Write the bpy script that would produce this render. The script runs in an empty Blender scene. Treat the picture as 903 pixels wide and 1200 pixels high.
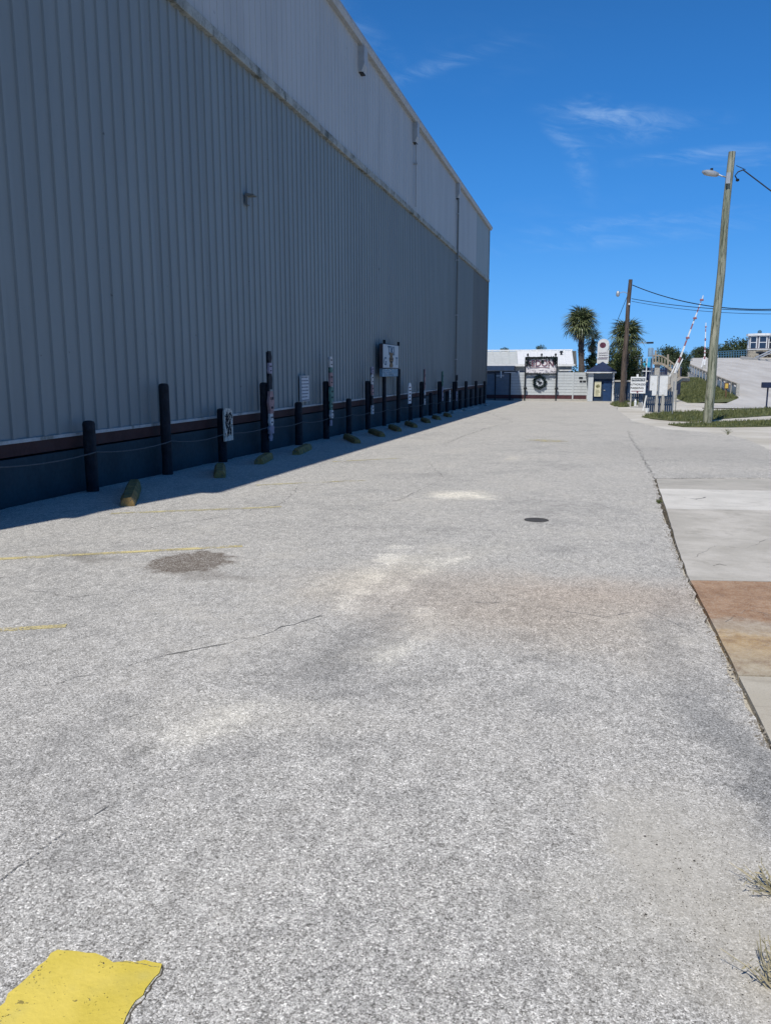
import bpy, bmesh, math, random
from mathutils import Vector, Matrix, noise
random.seed(7)
S = bpy.context.scene
C = S.collection
rnd = random.uniform
# ------------------------------------------------------------------ camera
FPX = 930.0                                   # focal length in photo pixels (903 x 1200)
PITCH = math.atan(165 / FPX)
YAW = math.atan(238.5 * math.cos(PITCH) / FPX)
EYE = 1.6
SLOPE = .0105                                 # the lot falls gently away from the camera
cam = bpy.data.cameras.new('camera')
cam.sensor_fit = 'VERTICAL'; cam.sensor_height = 24; cam.lens = 24 * FPX / 1200
cam.clip_start = .05; cam.clip_end = 6000
camo = bpy.data.objects.new('camera', cam); C.objects.link(camo)
camo.location = (0, 0, EYE); camo.rotation_euler = (math.pi / 2 - PITCH, 0, YAW)
S.camera = camo
# ------------------------------------------------------------------ light
SX, SY = .158, .70                            # where a shadow falls, per metre of height
EL = math.atan(1 / math.hypot(SX, SY)); AZ = math.atan2(-SX, -SY)
sun = bpy.data.lights.new('sun', 'SUN'); sun.energy = 4.2; sun.angle = math.radians(.5); sun.color = (1, .95, .87)
suno = bpy.data.objects.new('sun', sun); C.objects.link(suno)
suno.rotation_euler = Vector((-SX, -SY, 1)).to_track_quat('Z', 'Y').to_euler()
S.view_settings.view_transform = 'Standard'; S.view_settings.look = 'None'
S.view_settings.exposure = 0.0; S.view_settings.gamma = 1
S.view_settings.use_curve_mapping = False
# ------------------------------------------------------------------ node helpers
class NT:
    def __init__(s, tree):
        s.t = tree; s.n = tree.nodes; s.l = tree.links
    def link(s, a, b): s.l.new(a, b)
    def put(s, sock, v):
        if isinstance(v, bpy.types.NodeSocket): s.l.new(v, sock)
        elif isinstance(v, (tuple, list)):
            v = tuple(v)
            if len(sock.default_value) == 4 and len(v) == 3: v += (1,)
            sock.default_value = v
        else:
            try: sock.default_value = v
            except Exception: sock.default_value = (v, v, v)
    def m(s, op, a, b=0.0, c=None, clamp=False):
        k = s.n.new('ShaderNodeMath'); k.operation = op; k.use_clamp = clamp
        s.put(k.inputs[0], a); s.put(k.inputs[1], b)
        if c is not None: s.put(k.inputs[2], c)
        return k.outputs[0]
    def v(s, op, a, b=(0, 0, 0)):
        k = s.n.new('ShaderNodeVectorMath'); k.operation = op
        s.put(k.inputs[0], a); s.put(k.inputs[1], b); return k.outputs[0]
    def mix(s, f, a, b, mode='MIX'):
        k = s.n.new('ShaderNodeMixRGB'); k.blend_type = mode
        s.put(k.inputs[0], f); s.put(k.inputs[1], a); s.put(k.inputs[2], b); return k.outputs[0]
    def noise(s, vec, scale, detail=4, rough=.55, dist=0, out=0):
        k = s.n.new('ShaderNodeTexNoise'); s.put(k.inputs['Vector'], vec)
        k.inputs['Scale'].default_value = scale; k.inputs['Detail'].default_value = detail
        k.inputs['Roughness'].default_value = rough; k.inputs['Distortion'].default_value = dist
        return k.outputs[out]
    def vor(s, vec, scale, feat='F1', out='Color', rand=1):
        k = s.n.new('ShaderNodeTexVoronoi'); k.feature = feat; s.put(k.inputs['Vector'], vec)
        k.inputs['Scale'].default_value = scale; k.inputs['Randomness'].default_value = rand
        return k.outputs[out]
    def ramp(s, f, stops, interp='LINEAR'):
        k = s.n.new('ShaderNodeValToRGB'); s.put(k.inputs[0], f); k.color_ramp.interpolation = interp
        e = k.color_ramp.elements
        while len(e) < len(stops): e.new(.5)
        for i, (p, c) in enumerate(stops):
            e[i].position = p
            if not isinstance(c, (tuple, list)): c = (c, c, c)
            e[i].color = tuple(c)[:3] + (1,)
        return k.outputs[0]
    def step(s, f, a, b):           # smooth 0..1 between a and b
        k = s.n.new('ShaderNodeMapRange'); k.interpolation_type = 'SMOOTHSTEP'
        s.put(k.inputs[0], f); k.inputs[1].default_value = a; k.inputs[2].default_value = b
        return k.outputs[0]
    def sep(s, vec):
        k = s.n.new('ShaderNodeSeparateXYZ'); s.put(k.inputs[0], vec); return k.outputs
    def comb(s, x, y, z):
        k = s.n.new('ShaderNodeCombineXYZ'); s.put(k.inputs[0], x); s.put(k.inputs[1], y); s.put(k.inputs[2], z); return k.outputs[0]
    def blob(s, x, y, cx, cy, rx, ry, ang=0, soft=1.0):
        ca, sa = math.cos(ang), math.sin(ang)
        dx = s.m('SUBTRACT', x, cx); dy = s.m('SUBTRACT', y, cy)
        u = s.m('DIVIDE', s.m('ADD', s.m('MULTIPLY', dx, ca), s.m('MULTIPLY', dy, sa)), rx)
        w = s.m('DIVIDE', s.m('SUBTRACT', s.m('MULTIPLY', dy, ca), s.m('MULTIPLY', dx, sa)), ry)
        r = s.m('SQRT', s.m('ADD', s.m('MULTIPLY', u, u), s.m('MULTIPLY', w, w)))
        k = s.n.new('ShaderNodeMapRange'); k.interpolation_type = 'SMOOTHSTEP'
        s.put(k.inputs[0], r); k.inputs[1].default_value = 1 + soft * .5; k.inputs[2].default_value = 1 - soft * .7
        return k.outputs[0]
def new_mat(name, rough=.8, spec=.3):
    m = bpy.data.materials.new(name); m.use_nodes = True
    t = NT(m.node_tree); b = m.node_tree.nodes['Principled BSDF']
    b.inputs['Roughness'].default_value = rough; b.inputs['Specular IOR Level'].default_value = spec
    return m, t, b
def pos(t):
    g = t.n.new('ShaderNodeNewGeometry'); return g.outputs['Position']
def objc(t):
    g = t.n.new('ShaderNodeTexCoord'); return g.outputs['Object']
def bump(t, b, h, dist=.01, strength=1):
    k = t.n.new('ShaderNodeBump'); k.inputs['Distance'].default_value = dist; k.inputs['Strength'].default_value = strength
    t.link(h, k.inputs['Height']); t.link(k.outputs[0], b.inputs['Normal'])
MATS = {}
def plain(name, col, rough=.7, var=.25, scale=6, bmp=.0, metal=0, spec=.3, streak=None, dirt=None):
    """painted / raw surface: a base colour with mottling, optional vertical streaking and dirt"""
    if name in MATS: return MATS[name]
    m, t, b = new_mat(name, rough, spec)
    p = pos(t)
    n1 = t.noise(p, scale, 6, .6); n2 = t.noise(p, scale * 9, 3, .6)
    f = t.m('ADD', t.m('MULTIPLY', n1, .65), t.m('MULTIPLY', n2, .35))
    f = t.step(f, .3, .7)
    lo = tuple(c * (1 - var) for c in col); hi = tuple(min(1, c * (1 + var)) for c in col)
    c = t.mix(f, lo, hi)
    if streak:
        q = t.v('MULTIPLY', p, (streak[1], streak[1], .35))
        c = t.mix(t.m('MULTIPLY', t.step(t.noise(q, 1, 5, .65), .5, .75), streak[2]), c, streak[0])
    if dirt:
        c = t.mix(t.m('MULTIPLY', t.step(t.noise(p, dirt[1], 6, .7), .52, .66), dirt[2]), c, dirt[0])
    t.put(b.inputs['Base Color'], c); b.inputs['Metallic'].default_value = metal
    if bmp: bump(t, b, n2, bmp)
    MATS[name] = m
    return m
# ------------------------------------------------------------------ world
W = bpy.data.worlds.new('World'); S.world = W; W.use_nodes = True
wt = NT(W.node_tree); bg = W.node_tree.nodes['Background']
sky = wt.n.new('ShaderNodeTexSky'); sky.sky_type = 'NISHITA'; sky.sun_disc = False
sky.sun_elevation = EL; sky.sun_rotation = AZ
sky.air_density = 1.0; sky.dust_density = .1; sky.ozone_density = 3.0; sky.altitude = 0
g = wt.n.new('ShaderNodeTexCoord').outputs['Generated']
sx, sy, sz = wt.sep(g)
az = wt.m('ARCTAN2', sx, sy); el = wt.m('ARCSINE', sz)
def pix_ray(x, y):
    F = Vector((-math.sin(YAW) * math.cos(PITCH), math.cos(YAW) * math.cos(PITCH), -math.sin(PITCH)))
    R = Vector((math.cos(YAW), math.sin(YAW), 0)); U = R.cross(F)
    return F + R * ((x - 451.5) / FPX) + U * ((600 - y) / FPX)
def cl(x, y, wx, wy, ang, amt, soft=1.4):
    d = pix_ray(x, y).normalized()
    return wt.m('MULTIPLY', wt.blob(az, el, math.atan2(d.x, d.y), math.asin(d.z), wx / 930, wy / 930, math.radians(ang), soft), amt)
cl_all = None
for a in [(722, 137, 62, 10, -8, 1.0), (760, 152, 60, 11, 2, .55), (655, 158, 20, 7, -35, .8), (678, 185, 12, 38, 18, .4), (818, 182, 62, 6, 1, .8),
          (745, 262, 100, 8, 3, .55), (760, 275, 150, 9, 4, .35), (420, 35, 60, 14, -40, .3), (500, 82, 70, 7, 14, .38),
          (690, 120, 22, 7, 0, .5), (890, 190, 40, 6, 0, .4)]:
    k = cl(*a); cl_all = k if cl_all is None else wt.m('MAXIMUM', cl_all, k)
wvec = wt.comb(wt.m('MULTIPLY', az, 14), wt.m('MULTIPLY', wt.m('ADD', el, wt.m('MULTIPLY', az, .18)), 55), 0)
wn = wt.noise(wvec, 1, 8, .68, .9)
far_wisps = wt.m('MULTIPLY', wt.step(wt.noise(wt.comb(wt.m('MULTIPLY', az, 3), wt.m('MULTIPLY', el, 9), 3), 1, 3, .5), .55, .8), .12)
cm = wt.m('MULTIPLY', wt.m('ADD', cl_all, far_wisps), wt.step(wn, .36, .78), clamp=True)
cm = wt.m('MULTIPLY', cm, .44)
# the deep marine blue of the photograph, the same all the way round the horizon
grad = wt.ramp(wt.m('DIVIDE', el, 1.5708, clamp=True), [(0, (.135, .50, 1.03)), (.045, (.085, .41, 1.0)), (.11, (.036, .285, .83)), (.19, (.019, .195, .62)), (.28, (.013, .13, .43)), (.45, (.012, .09, .29)), (1, (.012, .06, .20))])
skyb = wt.mix(.88, sky.outputs[0], wt.v('MULTIPLY', grad, (10, 10, 10)))
skyc = wt.mix(cm, skyb, (5.2, 7.2, 9.8))
wt.link(skyc, bg.inputs['Color']); bg.inputs['Strength'].default_value = .1
# ------------------------------------------------------------------ placing helpers
def gz(Y): return -SLOPE * min(Y, 70.0)
def gnd(x, y, up=0.0):
    d = pix_ray(x, y); t = (EYE - up) / (-(d.z + SLOPE * d.y))
    p = Vector((0, 0, EYE)) + d * t; return Vector((p.x, p.y, p.z))
def atY(x, y, Y):
    d = pix_ray(x, y); t = Y / d.y; return Vector((t * d.x, Y, EYE + t * d.z))
def atX(x, y, X):
    d = pix_ray(x, y); t = X / d.x; return Vector((X, t * d.y, EYE + t * d.z))
def rect(x0, y0, x1, y1, Y):      # X0, X1, Z0, Z1 of an upright face at distance Y
    a = atY(x0, y1, Y); b = atY(x1, y0, Y); return a.x, b.x, a.z, b.z
# ------------------------------------------------------------------ mesh builder
class MB:
    def __init__(s): s.v = []; s.f = []; s.mi = []; s.cur = 0
    def add(s, vs, fs):
        o = len(s.v); s.v += [tuple(v) for v in vs]; s.f += [tuple(i + o for i in f) for f in fs]; s.mi += [s.cur] * len(fs)
    def box(s, x0, x1, y0, y1, z0, z1, bev=0):
        if bev:
            b = bev
            pts = []
            for z, i in ((z0, b), (z0 + b, 0), (z1 - b, 0), (z1, b)):
                pts += [(x0 + i + b * (i == 0), y0 + i, z), (x1 - i - b * (i == 0), y0 + i, z), (x1 - i, y0 + i + b * (i == 0), z), (x1 - i, y1 - i - b * (i == 0), z),
                        (x1 - i - b * (i == 0), y1 - i, z), (x0 + i + b * (i == 0), y1 - i, z), (x0 + i, y1 - i - b * (i == 0), z), (x0 + i, y0 + i + b * (i == 0), z)]
            fs = [tuple(range(7, -1, -1)), tuple(range(24, 32))]
            for r in range(3):
                for k in range(8):
                    a = r * 8 + k; c = r * 8 + (k + 1) % 8; fs.append((a, c, c + 8, a + 8))
            s.add(pts, fs); return s
        v = [(x0, y0, z0), (x1, y0, z0), (x1, y1, z0), (x0, y1, z0), (x0, y0, z1), (x1, y0, z1), (x1, y1, z1), (x0, y1, z1)]
        s.add(v, [(3, 2, 1, 0), (4, 5, 6, 7), (0, 1, 5, 4), (1, 2, 6, 5), (2, 3, 7, 6), (3, 0, 4, 7)]); return s
    def bar(s, a, b, w, h=None, up=(0, 0, 1)):       # box beam from a to b
        a = Vector(a); b = Vector(b); h = h or w; d = (b - a).normalized()
        u = Vector(up)
        if abs(d.dot(u)) > .95: u = Vector((0, 1, 0))
        r = d.cross(u).normalized() * w / 2; u = r.cross(d).normalized() * h / 2
        v = [a - r - u, a + r - u, a + r + u, a - r + u, b - r - u, b + r - u, b + r + u, b - r + u]
        s.add(v, [(0, 1, 2, 3), (7, 6, 5, 4), (0, 4, 5, 1), (1, 5, 6, 2), (2, 6, 7, 3), (3, 7, 4, 0)]); return s
    def tube(s, pts, rad, seg=8, cap=True):
        pts = [Vector(p) for p in pts]; n = len(pts)
        rads = rad if isinstance(rad, (list, tuple)) else [rad] * n
        o = len(s.v); vs = []
        d0 = (pts[-1] - pts[0]).normalized()
        ref = Vector((1, 0, 0)) if abs(d0.x) < .8 else Vector((0, 1, 0))
        for i, p in enumerate(pts):
            d = (pts[min(i + 1, n - 1)] - pts[max(i - 1, 0)]).normalized()
            r = d.cross(ref).normalized(); u = r.cross(d)
            for k in range(seg):
                a = 2 * math.pi * k / seg; vs.append(p + (r * math.cos(a) + u * math.sin(a)) * rads[i])
        fs = [(i * seg + k, i * seg + (k + 1) % seg, (i + 1) * seg + (k + 1) % seg, (i + 1) * seg + k) for i in range(n - 1) for k in range(seg)]
        if cap: fs += [tuple(range(seg - 1, -1, -1)), tuple(range((n - 1) * seg, n * seg))]
        s.add(vs, fs); return s
    def prism(s, poly, vec):                         # planar polygon extruded along vec
        vec = Vector(vec); n = len(poly); v = [Vector(p) for p in poly]; v += [p + vec for p in v]
        s.add(v, [tuple(range(n - 1, -1, -1)), tuple(range(n, 2 * n))] + [(i, (i + 1) % n, n + (i + 1) % n, n + i) for i in range(n)]); return s
    def lathe(s, c, prof, seg=12):
        c = Vector(c); vs = []
        for r, z in prof:
            for k in range(seg):
                a = 2 * math.pi * k / seg; vs.append((c.x + r * math.cos(a), c.y + r * math.sin(a), c.z + z))
        n = len(prof)
        fs = [(i * seg + k, i * seg + (k + 1) % seg, (i + 1) * seg + (k + 1) % seg, (i + 1) * seg + k) for i in range(n - 1) for k in range(seg)]
        fs += [tuple(range(seg - 1, -1, -1)), tuple(range((n - 1) * seg, n * seg))]
        s.add(vs, fs); return s
    def leaf(s, p, size, d=None, asp=.45):
        d = d or Vector((rnd(-1, 1), rnd(-1, 1), rnd(-.6, .8))).normalized()
        u = d.cross(Vector((rnd(-1, 1), rnd(-1, 1), rnd(-1, 1)))).normalized() * size * asp
        p = Vector(p); s.add([p, p + d * size * .5 + u, p + d * size, p + d * size * .5 - u], [(0, 1, 2, 3)]); return s
    def mesh(s, name, mats, smooth=False):
        me = bpy.data.meshes.new(name); me.from_pydata(s.v, [], s.f); me.update()
        for m in (mats if isinstance(mats, (list, tuple)) else [mats]): me.materials.append(m)
        if any(s.mi): me.polygons.foreach_set('material_index', s.mi)
        if smooth:
            me.polygons.foreach_set('use_smooth', [True] * len(me.polygons))
            try: me.set_sharp_from_angle(angle=math.radians(40))
            except Exception: pass
        return me
    def build(s, name, mats, parent=None, smooth=False, kind=None):
        o = bpy.data.objects.new(name, s.mesh(name, mats, smooth)); C.objects.link(o)
        if parent: attach(o, parent)
        if kind: o['kind'] = kind
        return o
WM = {}
def attach(o, parent):
    """parent keeping the world place (meshes are written in world coordinates)"""
    o.parent = parent
    o.matrix_parent_inverse = Matrix.Identity(4)
    M = WM.get(parent.name, Matrix.Identity(4))
    o.matrix_local = M.inverted()
def thing(name, label, cat, loc=(0, 0, 0), group=None):
    o = bpy.data.objects.new(name, None); C.objects.link(o); o.empty_display_size = .2
    o.location = loc; o['label'] = label; o['category'] = cat
    if group: o['group'] = group
    WM[o.name] = Matrix.Translation(Vector(loc)); return o
def tag(o, label, cat, group=None, kind=None):
    o['label'] = label; o['category'] = cat
    if group: o['group'] = group
    if kind: o['kind'] = kind
    return o
def inst(src, name, parent=None, loc=(0, 0, 0), rot=(0, 0, 0), scale=(1, 1, 1)):
    """another object sharing a mesh made about its own origin"""
    o = bpy.data.objects.new(name, src if isinstance(src, bpy.types.Mesh) else src.data); C.objects.link(o)
    M = Matrix.LocRotScale(Vector(loc), __import__('mathutils').Euler(rot), Vector(scale))
    if parent:
        o.parent = parent; M = WM.get(parent.name, Matrix.Identity(4)).inverted() @ M
    o.matrix_basis = M
    return o
def copy_thing(src, loc, rotz, label, scale=None):
    r = src.copy(); C.objects.link(r); r.location = loc; r.rotation_euler = (0, 0, rotz); r['label'] = label
    if scale: r.scale = scale
    for ch in list(src.children):
        c = ch.copy(); C.objects.link(c); c.parent = r
        for g_ in list(ch.children):
            d = g_.copy(); C.objects.link(d); d.parent = c
    return r
def text(name, s, size, mat, parent, loc, rot, extrude=.004, sx=1.0):
    cu = bpy.data.curves.new(name, 'FONT'); cu.body = s; cu.size = size; cu.extrude = extrude
    cu.align_x = 'CENTER'; cu.align_y = 'CENTER'; cu.offset = .012 * size
    to = bpy.data.objects.new('tmp', cu); C.objects.link(to)
    dg = bpy.context.evaluated_depsgraph_get(); dg.update()
    me = bpy.data.meshes.new_from_object(to.evaluated_get(dg)); bpy.data.objects.remove(to)
    me.materials.clear(); me.materials.append(mat); me.name = name
    return inst(me, name, parent, loc, rot, (sx, 1, 1))
PI = math.pi
# ------------------------------------------------------------------ materials
def asphalt_mat():
    m, t, b = new_mat('weathered_asphalt', .9, .2)
    p = pos(t); x, y, z = t.sep(p)
    wv = t.noise(p, 1.1, 5, .6, out='Color'); wx, wy, wz = t.sep(wv)
    wv2 = t.noise(p, 7, 4, .6, out='Color'); ux, uy, uz = t.sep(wv2)
    X = t.m('ADD', x, t.m('ADD', t.m('MULTIPLY', t.m('SUBTRACT', wx, .5), .9), t.m('MULTIPLY', t.m('SUBTRACT', ux, .5), .22)))
    Y = t.m('ADD', y, t.m('ADD', t.m('MULTIPLY', t.m('SUBTRACT', wy, .5), .9), t.m('MULTIPLY', t.m('SUBTRACT', uy, .5), .22)))
    # aggregate: stones of two sizes in a darker binder
    pw = t.v('ADD', p, t.v('MULTIPLY', t.noise(p, 90, 2, .5, out='Color'), (.006, .006, .006)))
    s1 = t.sep(t.vor(pw, 132))[0]; e1 = t.vor(pw, 132, out='Distance')
    s2 = t.sep(t.vor(pw, 310))[1]; e2 = t.vor(pw, 310, out='Distance')
    stone = t.ramp(s1, [(0, .02), (.13, .05), (.26, .27), (.58, .48), (.82, .70), (1, .98)])
    grit = t.ramp(s2, [(0, .06), (.5, .36), (1, .80)])
    big = t.step(t.noise(p, 190, 2, .5), .42, .58)
    agg = t.mix(big, stone, grit)
    agg = t.mix(t.m('MULTIPLY', t.step(e1, .62, .95), .62), agg, (.05, .05, .052))
    # coarser speckle that still reads some metres away
    g1 = t.step(t.noise(p, 170, 3, .8), .38, .62); g2 = t.step(t.noise(p, 58, 4, .85), .37, .63); g3 = t.step(t.noise(t.v('MULTIPLY', p, (1, .6, 1)), 15, 6, .88), .36, .64)
    gm = t.m('ADD', .49, t.m('ADD', t.m('MULTIPLY', g1, .38), t.m('ADD', t.m('MULTIPLY', g2, .30), t.m('MULTIPLY', g3, .36))))
    n = t.noise(p, .55, 7, .62); n2 = t.noise(p, 2.6, 6, .65); n3 = t.noise(p, 14, 4, .6)
    dust = t.m('ADD', t.m('MULTIPLY', n, .5), t.m('ADD', t.m('MULTIPLY', n2, .35), t.m('MULTIPLY', n3, .15)))
    dm = t.step(dust, .42, .62)
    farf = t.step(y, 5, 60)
    base = t.mix(t.m('ADD', .22, t.m('MULTIPLY', dm, .16)), agg, (.50, .485, .455))
    base = t.mix(1, base, t.comb(gm, gm, gm), 'MULTIPLY')
    base = t.mix(t.m('MULTIPLY', t.step(dust, .49, .40), .24), base, (.17, .172, .175))
    base = t.mix(t.m('MULTIPLY', t.step(dust, .53, .62), .22), base, (.56, .54, .50))
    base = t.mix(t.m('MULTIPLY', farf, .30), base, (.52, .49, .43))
    def P(a, c): q = gnd(a, c); return q.x, q.y
    def spot(px, py, rx, ry, ang, col, amt, soft=1.2, cover=.22):
        nonlocal base
        cx, cy = P(px, py)
        tinted = t.v('MULTIPLY', base, tuple(v / .40 for v in col)); base = t.mix(t.m('MULTIPLY', t.blob(X, Y, cx, cy, rx, ry, ang, soft), amt), base, t.mix(cover, tinted, col))
    pale = (.50, .49, .46)
    spot(440, 672, .30, 1.0, -.35, pale, .42); spot(500, 662, .25, 1.3, -.5, pale, .35)
    spot(465, 750, .16, .55, -.5, pale, .36); spot(290, 835, .55, .25, .2, pale, .4); spot(545, 580, .5, .45, .3, (.6, .58, .53), .6, .8)
    spot(597, 537, .18, .6, 0, (.6, .58, .53), .45)
    spot(410, 752, .32, .6, -.5, (.17, .175, .185), .28); spot(385, 790, .3, .3, 0, (.15, .155, .17), .3)
    spot(560, 700, 1.2, .8, 0, (.40, .31, .23), .30); spot(760, 700, .9, .5, 0, (.40, .30, .22), .28); spot(690, 740, .9, .6, 0, (.38, .31, .23), .2)
    spot(835, 850, .16, .5, 0, (.13, .14, .155), .42); spot(880, 930, .12, .3, 0, (.10, .11, .125), .5)
    spot(790, 760, .16, 1.1, -.1, (.17, .175, .185), .28)
    spot(800, 1000, .28, .36, .1, (.47, .455, .42), .74, 1.2, .9); spot(700, 1080, .3, .3, .1, (.43, .42, .39), .4, 1.2, .8); spot(890, 1120, .2, .3, 0, (.46, .44, .395), .62, 1.2, .85)
    spot(810, 530, 2.2, 2.6, 0, (.27, .27, .27), .35)
    def stroke(pts, wid, col, amt):
        nonlocal base
        out = None
        for (a, b_) in zip(pts[:-1], pts[1:]):
            ax, ay = P(*a); bx_, by_ = P(*b_); dx, dy = bx_ - ax, by_ - ay; L2 = dx * dx + dy * dy
            h = t.m('DIVIDE', t.m('ADD', t.m('MULTIPLY', t.m('SUBTRACT', XS, ax), dx), t.m('MULTIPLY', t.m('SUBTRACT', YS, ay), dy)), L2, clamp=True)
            ex = t.m('SUBTRACT', t.m('SUBTRACT', XS, ax), t.m('MULTIPLY', h, dx)); ey = t.m('SUBTRACT', t.m('SUBTRACT', YS, ay), t.m('MULTIPLY', h, dy))
            r = t.m('SQRT', t.m('ADD', t.m('MULTIPLY', ex, ex), t.m('MULTIPLY', ey, ey)))
            out = r if out is None else t.m('MINIMUM', out, r)
        k = t.m('MULTIPLY', t.step(out, wid, wid * .1), t.m('ADD', .25, t.step(n2, .4, .6)), clamp=True)
        tinted = t.v('MULTIPLY', base, tuple(v / .42 for v in col)); base = t.mix(t.m('MULTIPLY', k, amt), base, t.mix(.25, tinted, col))
    XS = t.m('ADD', x, t.m('MULTIPLY', t.m('SUBTRACT', ux, .5), .35)); YS = t.m('ADD', y, t.m('MULTIPLY', t.m('SUBTRACT', uy, .5), .35))
    chalk = (.66, .655, .63)
    stroke([(398, 715), (425, 688), (452, 662), (470, 640)], .17, chalk, .62)
    stroke([(452, 700), (490, 670), (545, 650)], .13, chalk, .5)
    stroke([(440, 778), (482, 758), (505, 735), (500, 715)], .13, chalk, .55)
    stroke([(200, 872), (270, 842), (335, 820)], .16, chalk, .42)
    stroke([(380, 790), (392, 765), (430, 735), (470, 722)], .16, (.17, .175, .185), .22)
    stroke([(515, 582), (545, 578), (565, 583)], .3, chalk, .5)
    # oil stain and small dark marks
    ox, oy = P(222, 658)
    XO = t.m('ADD', x, t.m('MULTIPLY', t.m('SUBTRACT', ux, .5), .42)); YO = t.m('ADD', y, t.m('MULTIPLY', t.m('SUBTRACT', uy, .5), .5))
    oil = t.blob(XO, YO, ox, oy, .37, .42, 0, .28); speck = t.step(s1, .5, .95)
    base = t.mix(t.m('MULTIPLY', oil, t.m('SUBTRACT', .84, t.m('MULTIPLY', speck, .5))), base, (.11, .085, .066))
    ox, oy = P(245, 677); base = t.mix(t.m('MULTIPLY', t.blob(X, Y, ox, oy, .5, .14, 0, 1), .35), base, (.14, .12, .105))
    ox, oy = P(100, 652); base = t.mix(t.m('MULTIPLY', t.blob(X, Y, ox, oy, .4, .12, 0, 1), .45), base, (.12, .11, .1))
    # scattered small scuffs, stretched along the tyre tracks
    q = t.v('MULTIPLY', p, (3.2, 1.1, 1))
    sc = t.step(t.noise(q, 1.6, 5, .7), .63, .74)
    base = t.mix(t.m('MULTIPLY', sc, .38), base, (.16, .165, .175))
    sp = t.step(t.noise(p, 34, 2, .5), .73, .80); base = t.mix(t.m('MULTIPLY', sp, .55), base, (.06, .058, .055))
    base = t.mix(1, base, (1.045, 1.015, .95), 'MULTIPLY')
    t.put(b.inputs['Base Color'], base)
    h = t.m('ADD', t.m('MULTIPLY', t.m('SUBTRACT', 1, e1), .75), t.m('ADD', t.m('MULTIPLY', t.m('SUBTRACT', 1, e2), .3), t.m('MULTIPLY', s1, .45)))
    bump(t, b, h, .003, .5)
    return m
M_asphalt = asphalt_mat()
def sand_mat():
    m, t, b = new_mat('pale_sand_and_shell', .95, .1)
    p = pos(t)
    f = t.step(t.noise(p, .4, 7, .65), .35, .65); f2 = t.noise(p, 3, 6, .7)
    c = t.mix(f, (.46, .43, .37), (.60, .575, .52)); c = t.mix(t.step(f2, .6, .75), c, (.36, .33, .28))
    c = t.mix(t.m('MULTIPLY', t.step(t.noise(p, 60, 2), .55, .75), .35), c, (.26, .24, .2))
    t.put(b.inputs['Base Color'], c); bump(t, b, t.noise(p, 40, 4), .01); return m
M_sand = sand_mat()
def soil_mat(name, c0, c1, sc=8):
    m, t, b = new_mat(name, .95, .1); p = pos(t)
    t.put(b.inputs['Base Color'], t.mix(t.step(t.noise(p, sc, 6, .7), .35, .65), c0, c1)); bump(t, b, t.noise(p, 30, 4), .02); return m
M_soil = soil_mat('dark_joint_dirt', (.05, .045, .035), (.14, .12, .09), 20)
M_lawn = soil_mat('worn_lawn_soil', (.06, .085, .035), (.15, .15, .075), 3)
def leafy(name, c0, c1, rough=.55):
    m, t, b = new_mat(name, rough, .35)
    p = pos(t); f = t.noise(p, 2.2, 3, .6); f2 = t.noise(p, 23, 2)
    t.put(b.inputs['Base Color'], t.mix(t.step(t.m('ADD', t.m('MULTIPLY', f, .6), t.m('MULTIPLY', f2, .4)), .36, .64), c0, c1))
    return m
M_grass = leafy('grass_blades', (.055, .08, .028), (.18, .19, .075))
M_palm = leafy('palm_leaf', (.055, .09, .04), (.21, .23, .11), .4)
M_palmdead = leafy('dry_palm_leaf', (.17, .13, .075), (.30, .24, .15), .7)
M_bush = leafy('broad_green_leaf', (.03, .055, .018), (.11, .14, .045))
M_dark = leafy('dark_tree_leaf', (.025, .045, .02), (.07, .10, .04))
M_weed = leafy('dry_weed', (.22, .20, .11), (.46, .40, .26))
M_bark = plain('palm_bark', (.11, .09, .08), .9, .4, 9, .02)
M_trunk = plain('grey_bark', (.12, .10, .08), .9, .3, 9, .02)
def panel_mat(name, col, dirtamt=.25):
    m, t, b = new_mat(name, .5, .35); p = pos(t)
    q = t.v('MULTIPLY', p, (1, .9, .16)); f = t.step(t.noise(q, 1.2, 5, .6), .3, .7)
    c = t.mix(f, tuple(v * .93 for v in col), tuple(v * 1.05 for v in col))
    q2 = t.v('MULTIPLY', p, (1, 6, .25)); c = t.mix(t.m('MULTIPLY', t.step(t.noise(q2, 1.5, 5, .7), .55, .8), dirtamt), c, tuple(v * .62 for v in col))
    c = t.mix(t.m('MULTIPLY', t.step(t.noise(p, 9, 2, .5), .745, .79), .6), c, (.06, .06, .055))
    t.put(b.inputs['Base Color'], c); return m
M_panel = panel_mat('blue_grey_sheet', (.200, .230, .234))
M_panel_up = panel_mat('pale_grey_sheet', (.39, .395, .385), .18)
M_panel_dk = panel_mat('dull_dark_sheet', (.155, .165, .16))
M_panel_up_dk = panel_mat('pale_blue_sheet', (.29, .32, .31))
M_trimw = plain('dirty_white_trim', (.40, .42, .42), .6, .2, 5, 0, dirt=((.12, .13, .11), 2.5, .8))
M_ledge = plain('mildewed_ledge', (.27, .29, .275), .8, .35, 3, 0, dirt=((.07, .08, .065), 1.8, .9))
M_fascia = plain('roof_edge_metal', (.33, .35, .36), .55, .15, 4)
M_plinth = plain('navy_block_wall', (.024, .046, .058), .8, .25, 1.5, .01, streak=((.03, .045, .06), 3, .5))
M_stripe = plain('oxblood_stripe', (.055, .026, .024), .8, .3, 3, 0, dirt=((.04, .03, .03), 3, .6))
M_post = plain('black_navy_post_paint', (.012, .016, .024), .75, .5, 10, .02, streak=((.05, .055, .06), 14, .55), dirt=((.04, .045, .05), 9, .5))
M_rope = plain('pale_rope', (.10, .11, .115), .9, .2, 30)
M_stop = plain('faded_yellow_concrete', (.30, .20, .075), .9, .4, 8, .01, dirt=((.10, .10, .09), 11, .9))
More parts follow.
